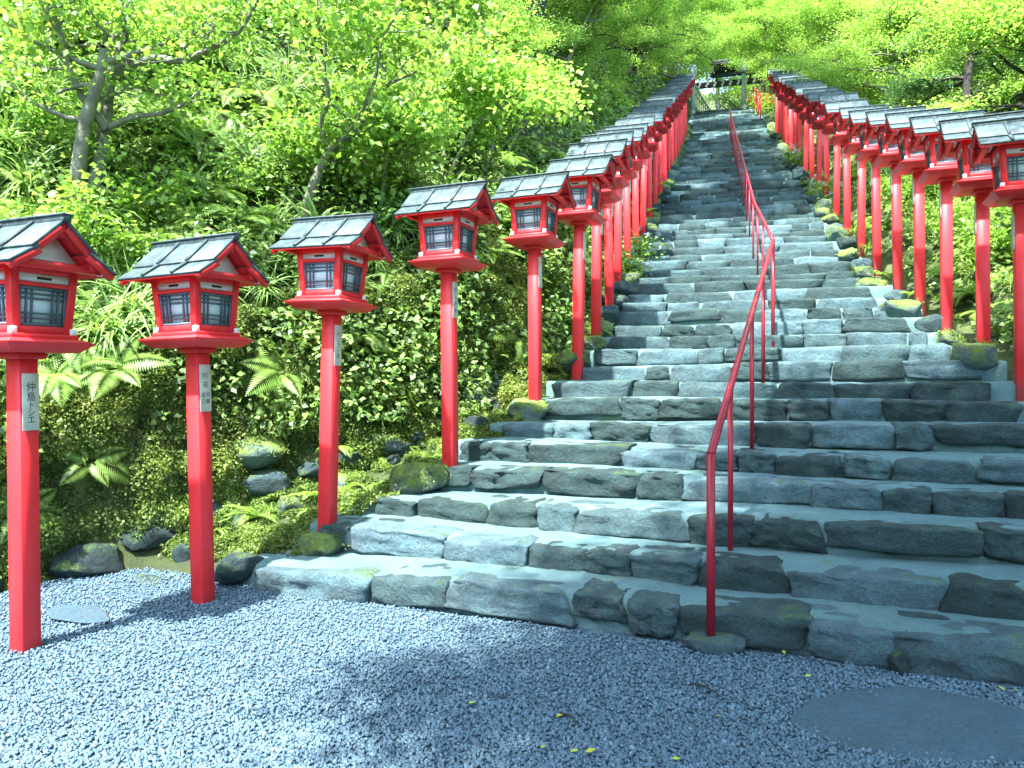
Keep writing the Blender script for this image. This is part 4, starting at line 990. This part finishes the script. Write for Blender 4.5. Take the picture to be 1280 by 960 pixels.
for i, (pl, r0, lab) in enumerate([([(472, 300), (478, 240), (484, 190), (505, 150)], .03, 'thin pale sapling rising behind the roof of the third lantern'), ([(560, 225), (574, 190), (590, 160), (640, 120)], .032, 'thin slanting sapling rising behind the roof of the fourth lantern'),
                                  ([(552, 222), (556, 180), (564, 150), (570, 90)], .024, 'thin upright sapling close behind the fourth lantern'), ([(614, 190), (618, 150), (624, 120), (630, 60)], .05, 'grey upright trunk half hidden in leaves above the fourth lantern'), ([(628, 205), (640, 180), (652, 160), (690, 110)], .03, 'slanting sapling on the bank above the fifth lantern')]):
    p = ray_hit(*pl[0]); traced_tree('sapling', [(pl, r0, r0 * .4, .2)], p[1] - .05, 2600, 'leaf_maple', lab, 80 + i, .075)

# ---- hydrangeas and orange flowers by the steps
def flower_bush(x, y, z, sc, matl, label, seed, nfl=26, leafm='fern'):
    r = np.random.default_rng(seed); e = empty('flower_bush', (x, y, z)); tag(e, label, 'flower bush')
    n = 420; C = r.normal(size=(n, 3)) * np.array([.24, .24, .16]) * sc + np.array([0, 0, .22 * sc]); V, Fq = leaves(C, bare(n), .085 * sc * r.uniform(.6, 1.3, n), spread=.5)
    obj('foliage', np_mesh('foliage', V, Fq, M[leafm], r.random(n)), e)
    fc = r.normal(size=(nfl, 3)) * np.array([.24, .24, .12]) * sc + np.array([0, 0, .34 * sc]); C = np.repeat(fc, 22, 0) + r.normal(size=(nfl * 22, 3)) * .028 * sc
    V, Fq = leaves(C, bare(len(C)), .028 * sc, spread=1.0, width=.5); obj('blossom', np_mesh('blossom', V, Fq, M[matl], r.random(len(C))), e)
for i, (s, t, sc, m_, lab) in enumerate([(9.6, -1.98, .8, 'flower', 'pale hydrangea spilling over the edge of the sunlit steps below the fern bank'), (8.4, -2.0, .7, 'flower', 'white-flowered bush leaning on the posts beside the fern bank'), (13.5, 1.75, .9, 'flower', 'blue hydrangea at the feet of the wooded-side lanterns'),
                                         (18.0, 1.72, 1.1, 'flower', 'large leafy hydrangea spilling over the steps on the wooded side'), (33.5, 1.9, 1.2, 'orange', 'orange flowering bush near the top of the wooded side'), (36.5, 1.75, 1.3, 'orange', 'orange flowering bush beside the lamp at the top')]):
    xy = fwd(s, t); flower_bush(xy[0], xy[1], float(zpath(s)), sc, m_, lab, 300 + i, 22 if m_ == 'flower' else 40)

# ================================================================== top of the steps: gate, lamps, curved fence
def lamp_post(s, t, H, label):
    xy = fwd(s, t); z = float(zpath(s)); e = empty('lamp_post', (xy[0], xy[1], z - .15)); tag(e, label, 'lamp')
    m = MB(); m.add(*tube([(0, 0, 0), (0, 0, H)], [.12, .10], 12)); m.add(*tube([(0, 0, 0), (0, 0, .25)], .17, 12)); obj('pole', m.mesh('pole', M['pole'], True), e)
    m = MB(); m.add(*tube([(0, 0, H - .02), (0, 0, H + .06)], .13, 12)); obj('collar', m.mesh('collar', M['gatewood'], True), e)
    m = MB(); m.add(*tube([(0, 0, H + .06), (0, 0, H + .12), (0, 0, H + .32), (0, 0, H + .56), (0, 0, H + .68), (0, 0, H + .72)], [.14, .20, .225, .215, .15, .02], 16)); obj('globe', m.mesh('globe', M['lamp'], True), e)
lamp_post(SIGTOP - .6, .95, 1.95, 'white globe lamp on a grey pole beside the topmost steps')
lamp_post(SIGTOP - 1.0, -1.62, 1.95, 'white globe lamp on a grey pole behind the last fern-bank lantern')
gxy = fwd(SIGTOP + 2.2, .0); ge = empty('shrine_gate', (gxy[0], gxy[1], ZTOP), -A2); tag(ge, 'dark timber shrine gate with tiled roof and hanging paper streamers at the top', 'gate')
for sx in (-2.1, 2.1):
    m = MB(); m.add(*tube([(sx, 0, -.2), (sx, 0, 2.3)], .10, 10)); obj('post', m.mesh('post', M['gatewood'], True), ge)
for sx in (-.4, 1.4):
    m = MB(); m.box((sx, 0, 2.52), (.12, .12, .44)); obj('strut', m.mesh('strut', M['gatewood']), ge)
m = MB(); m.box((0, 0, 2.15), (4.5, .18, .30)); obj('beam', m.mesh('beam', M['gatewood'], bevel=.01), ge)
m = MB(); m.box((.5, 0, 2.78), (2.2, .14, .14)); obj('beam', m.mesh('beam', M['gatewood'], bevel=.01), ge)
rf = MB()
for sg in (-1, 1):
    rf.hexa([(-.5, 0, 3.25), (1.5, 0, 3.25), (1.7, sg * .9, 2.85), (-.7, sg * .9, 2.85), (-.5, 0, 3.36), (1.5, 0, 3.36), (1.75, sg * .92, 2.95), (-.75, sg * .92, 2.95)])
rf.box((.5, 0, 3.40), (2.2, .2, .12)); ro = obj('roof', rf.mesh('roof', M['thatch']), ge)
for x in np.arange(-1.75, 1.8, .42):
    m = MB(); yq = -.12
    for j in range(3): m.box((x + (.035 if j % 2 else -.03), yq - .004 * j, 2.30 - .13 * j), (.11, .012, .14))
    obj('paper_streamer', m.mesh('paper_streamer', M['paper']), ge)
# curved fence
f0 = fwd(SIGTOP + 1.2, -1.55); fe = empty('curved_fence', (f0[0], f0[1], ZTOP), -A2); tag(fe, 'curved pale wooden fence sweeping down beside the top landing', 'fence')
cur = [(x_, .5 * x_, 1.75 * (1 - x_ / 1.45) ** 1.7 + .12) for x_ in np.linspace(0, 1.45, 14)]
m = MB(); m.add(*tube([(a, b_, c) for a, b_, c in cur], .05, 8)); obj('top_rail', m.mesh('top_rail', M['bamboo'], True), fe)
m = MB(); m.add(*tube([(a, b_, c * .72) for a, b_, c in cur], .025, 6)); obj('rail', m.mesh('rail', M['bamboo'], True), fe)
for a, b_, c in cur:
    m = MB(); m.box((a, b_ + .03, c / 2), (.07, .03, c)); obj('slat', m.mesh('slat', M['bamboo']), fe)

# ---- fallen leaves, twigs on the gravel
fv = np.array([(-.5, 0, 0), (0, -.28, .06), (.5, 0, .02), (0, .28, .07)]); fl = np_mesh('fallen_leaf', fv * .05, np.array([(0, 1, 2, 3)]), M['fall'], np.array([.2]))
fl2 = np_mesh('fallen_leaf', fv * .04, np.array([(0, 1, 2, 3)]), M['fall'], np.array([.5]))
for i, (u, v) in enumerate([(897, 901), (679, 940), (718, 945), (738, 945), (590, 884), (845, 955), (1252, 866), (1270, 868), (153, 729), (520, 760), (980, 820), (640, 765), (700, 900), (1010, 850)]):
    Y = 1440.0 / (v - 480); p = px(u, v, Y); o = obj('fallen_leaf', fl if i % 3 == 0 else fl2); o.location = (p[0], p[1], .022); o.rotation_euler = (random.uniform(-.3, .3), random.uniform(-.3, .3), random.uniform(0, 6)); tag(o, 'small yellow-green fallen leaf lying on the gravel', 'leaf', 'fallen leaves on the gravel')
for (u0, v0, u1, v1, lab) in [(864, 860, 900, 876, 'dark twig lying on the gravel near the handrail foot'), (700, 898, 722, 912, 'short dark twig lying in the open gravel')]:
    a_, b_ = [px(u, v, 1440.0 / (v - 480)) for u, v in ((u0, v0), (u1, v1))]
    m = MB(); mid = (a_ + b_) / 2 + np.array([.01, .012, .008]); m.add(*tube(np.array([a_, mid, b_]) - a_ + np.array([0, 0, 0.0]), [.006, .005, .003], 6)); o = obj('twig', m.mesh('twig', M['twig'], True)); o.location = (a_[0], a_[1], .024); tag(o, lab, 'twig')
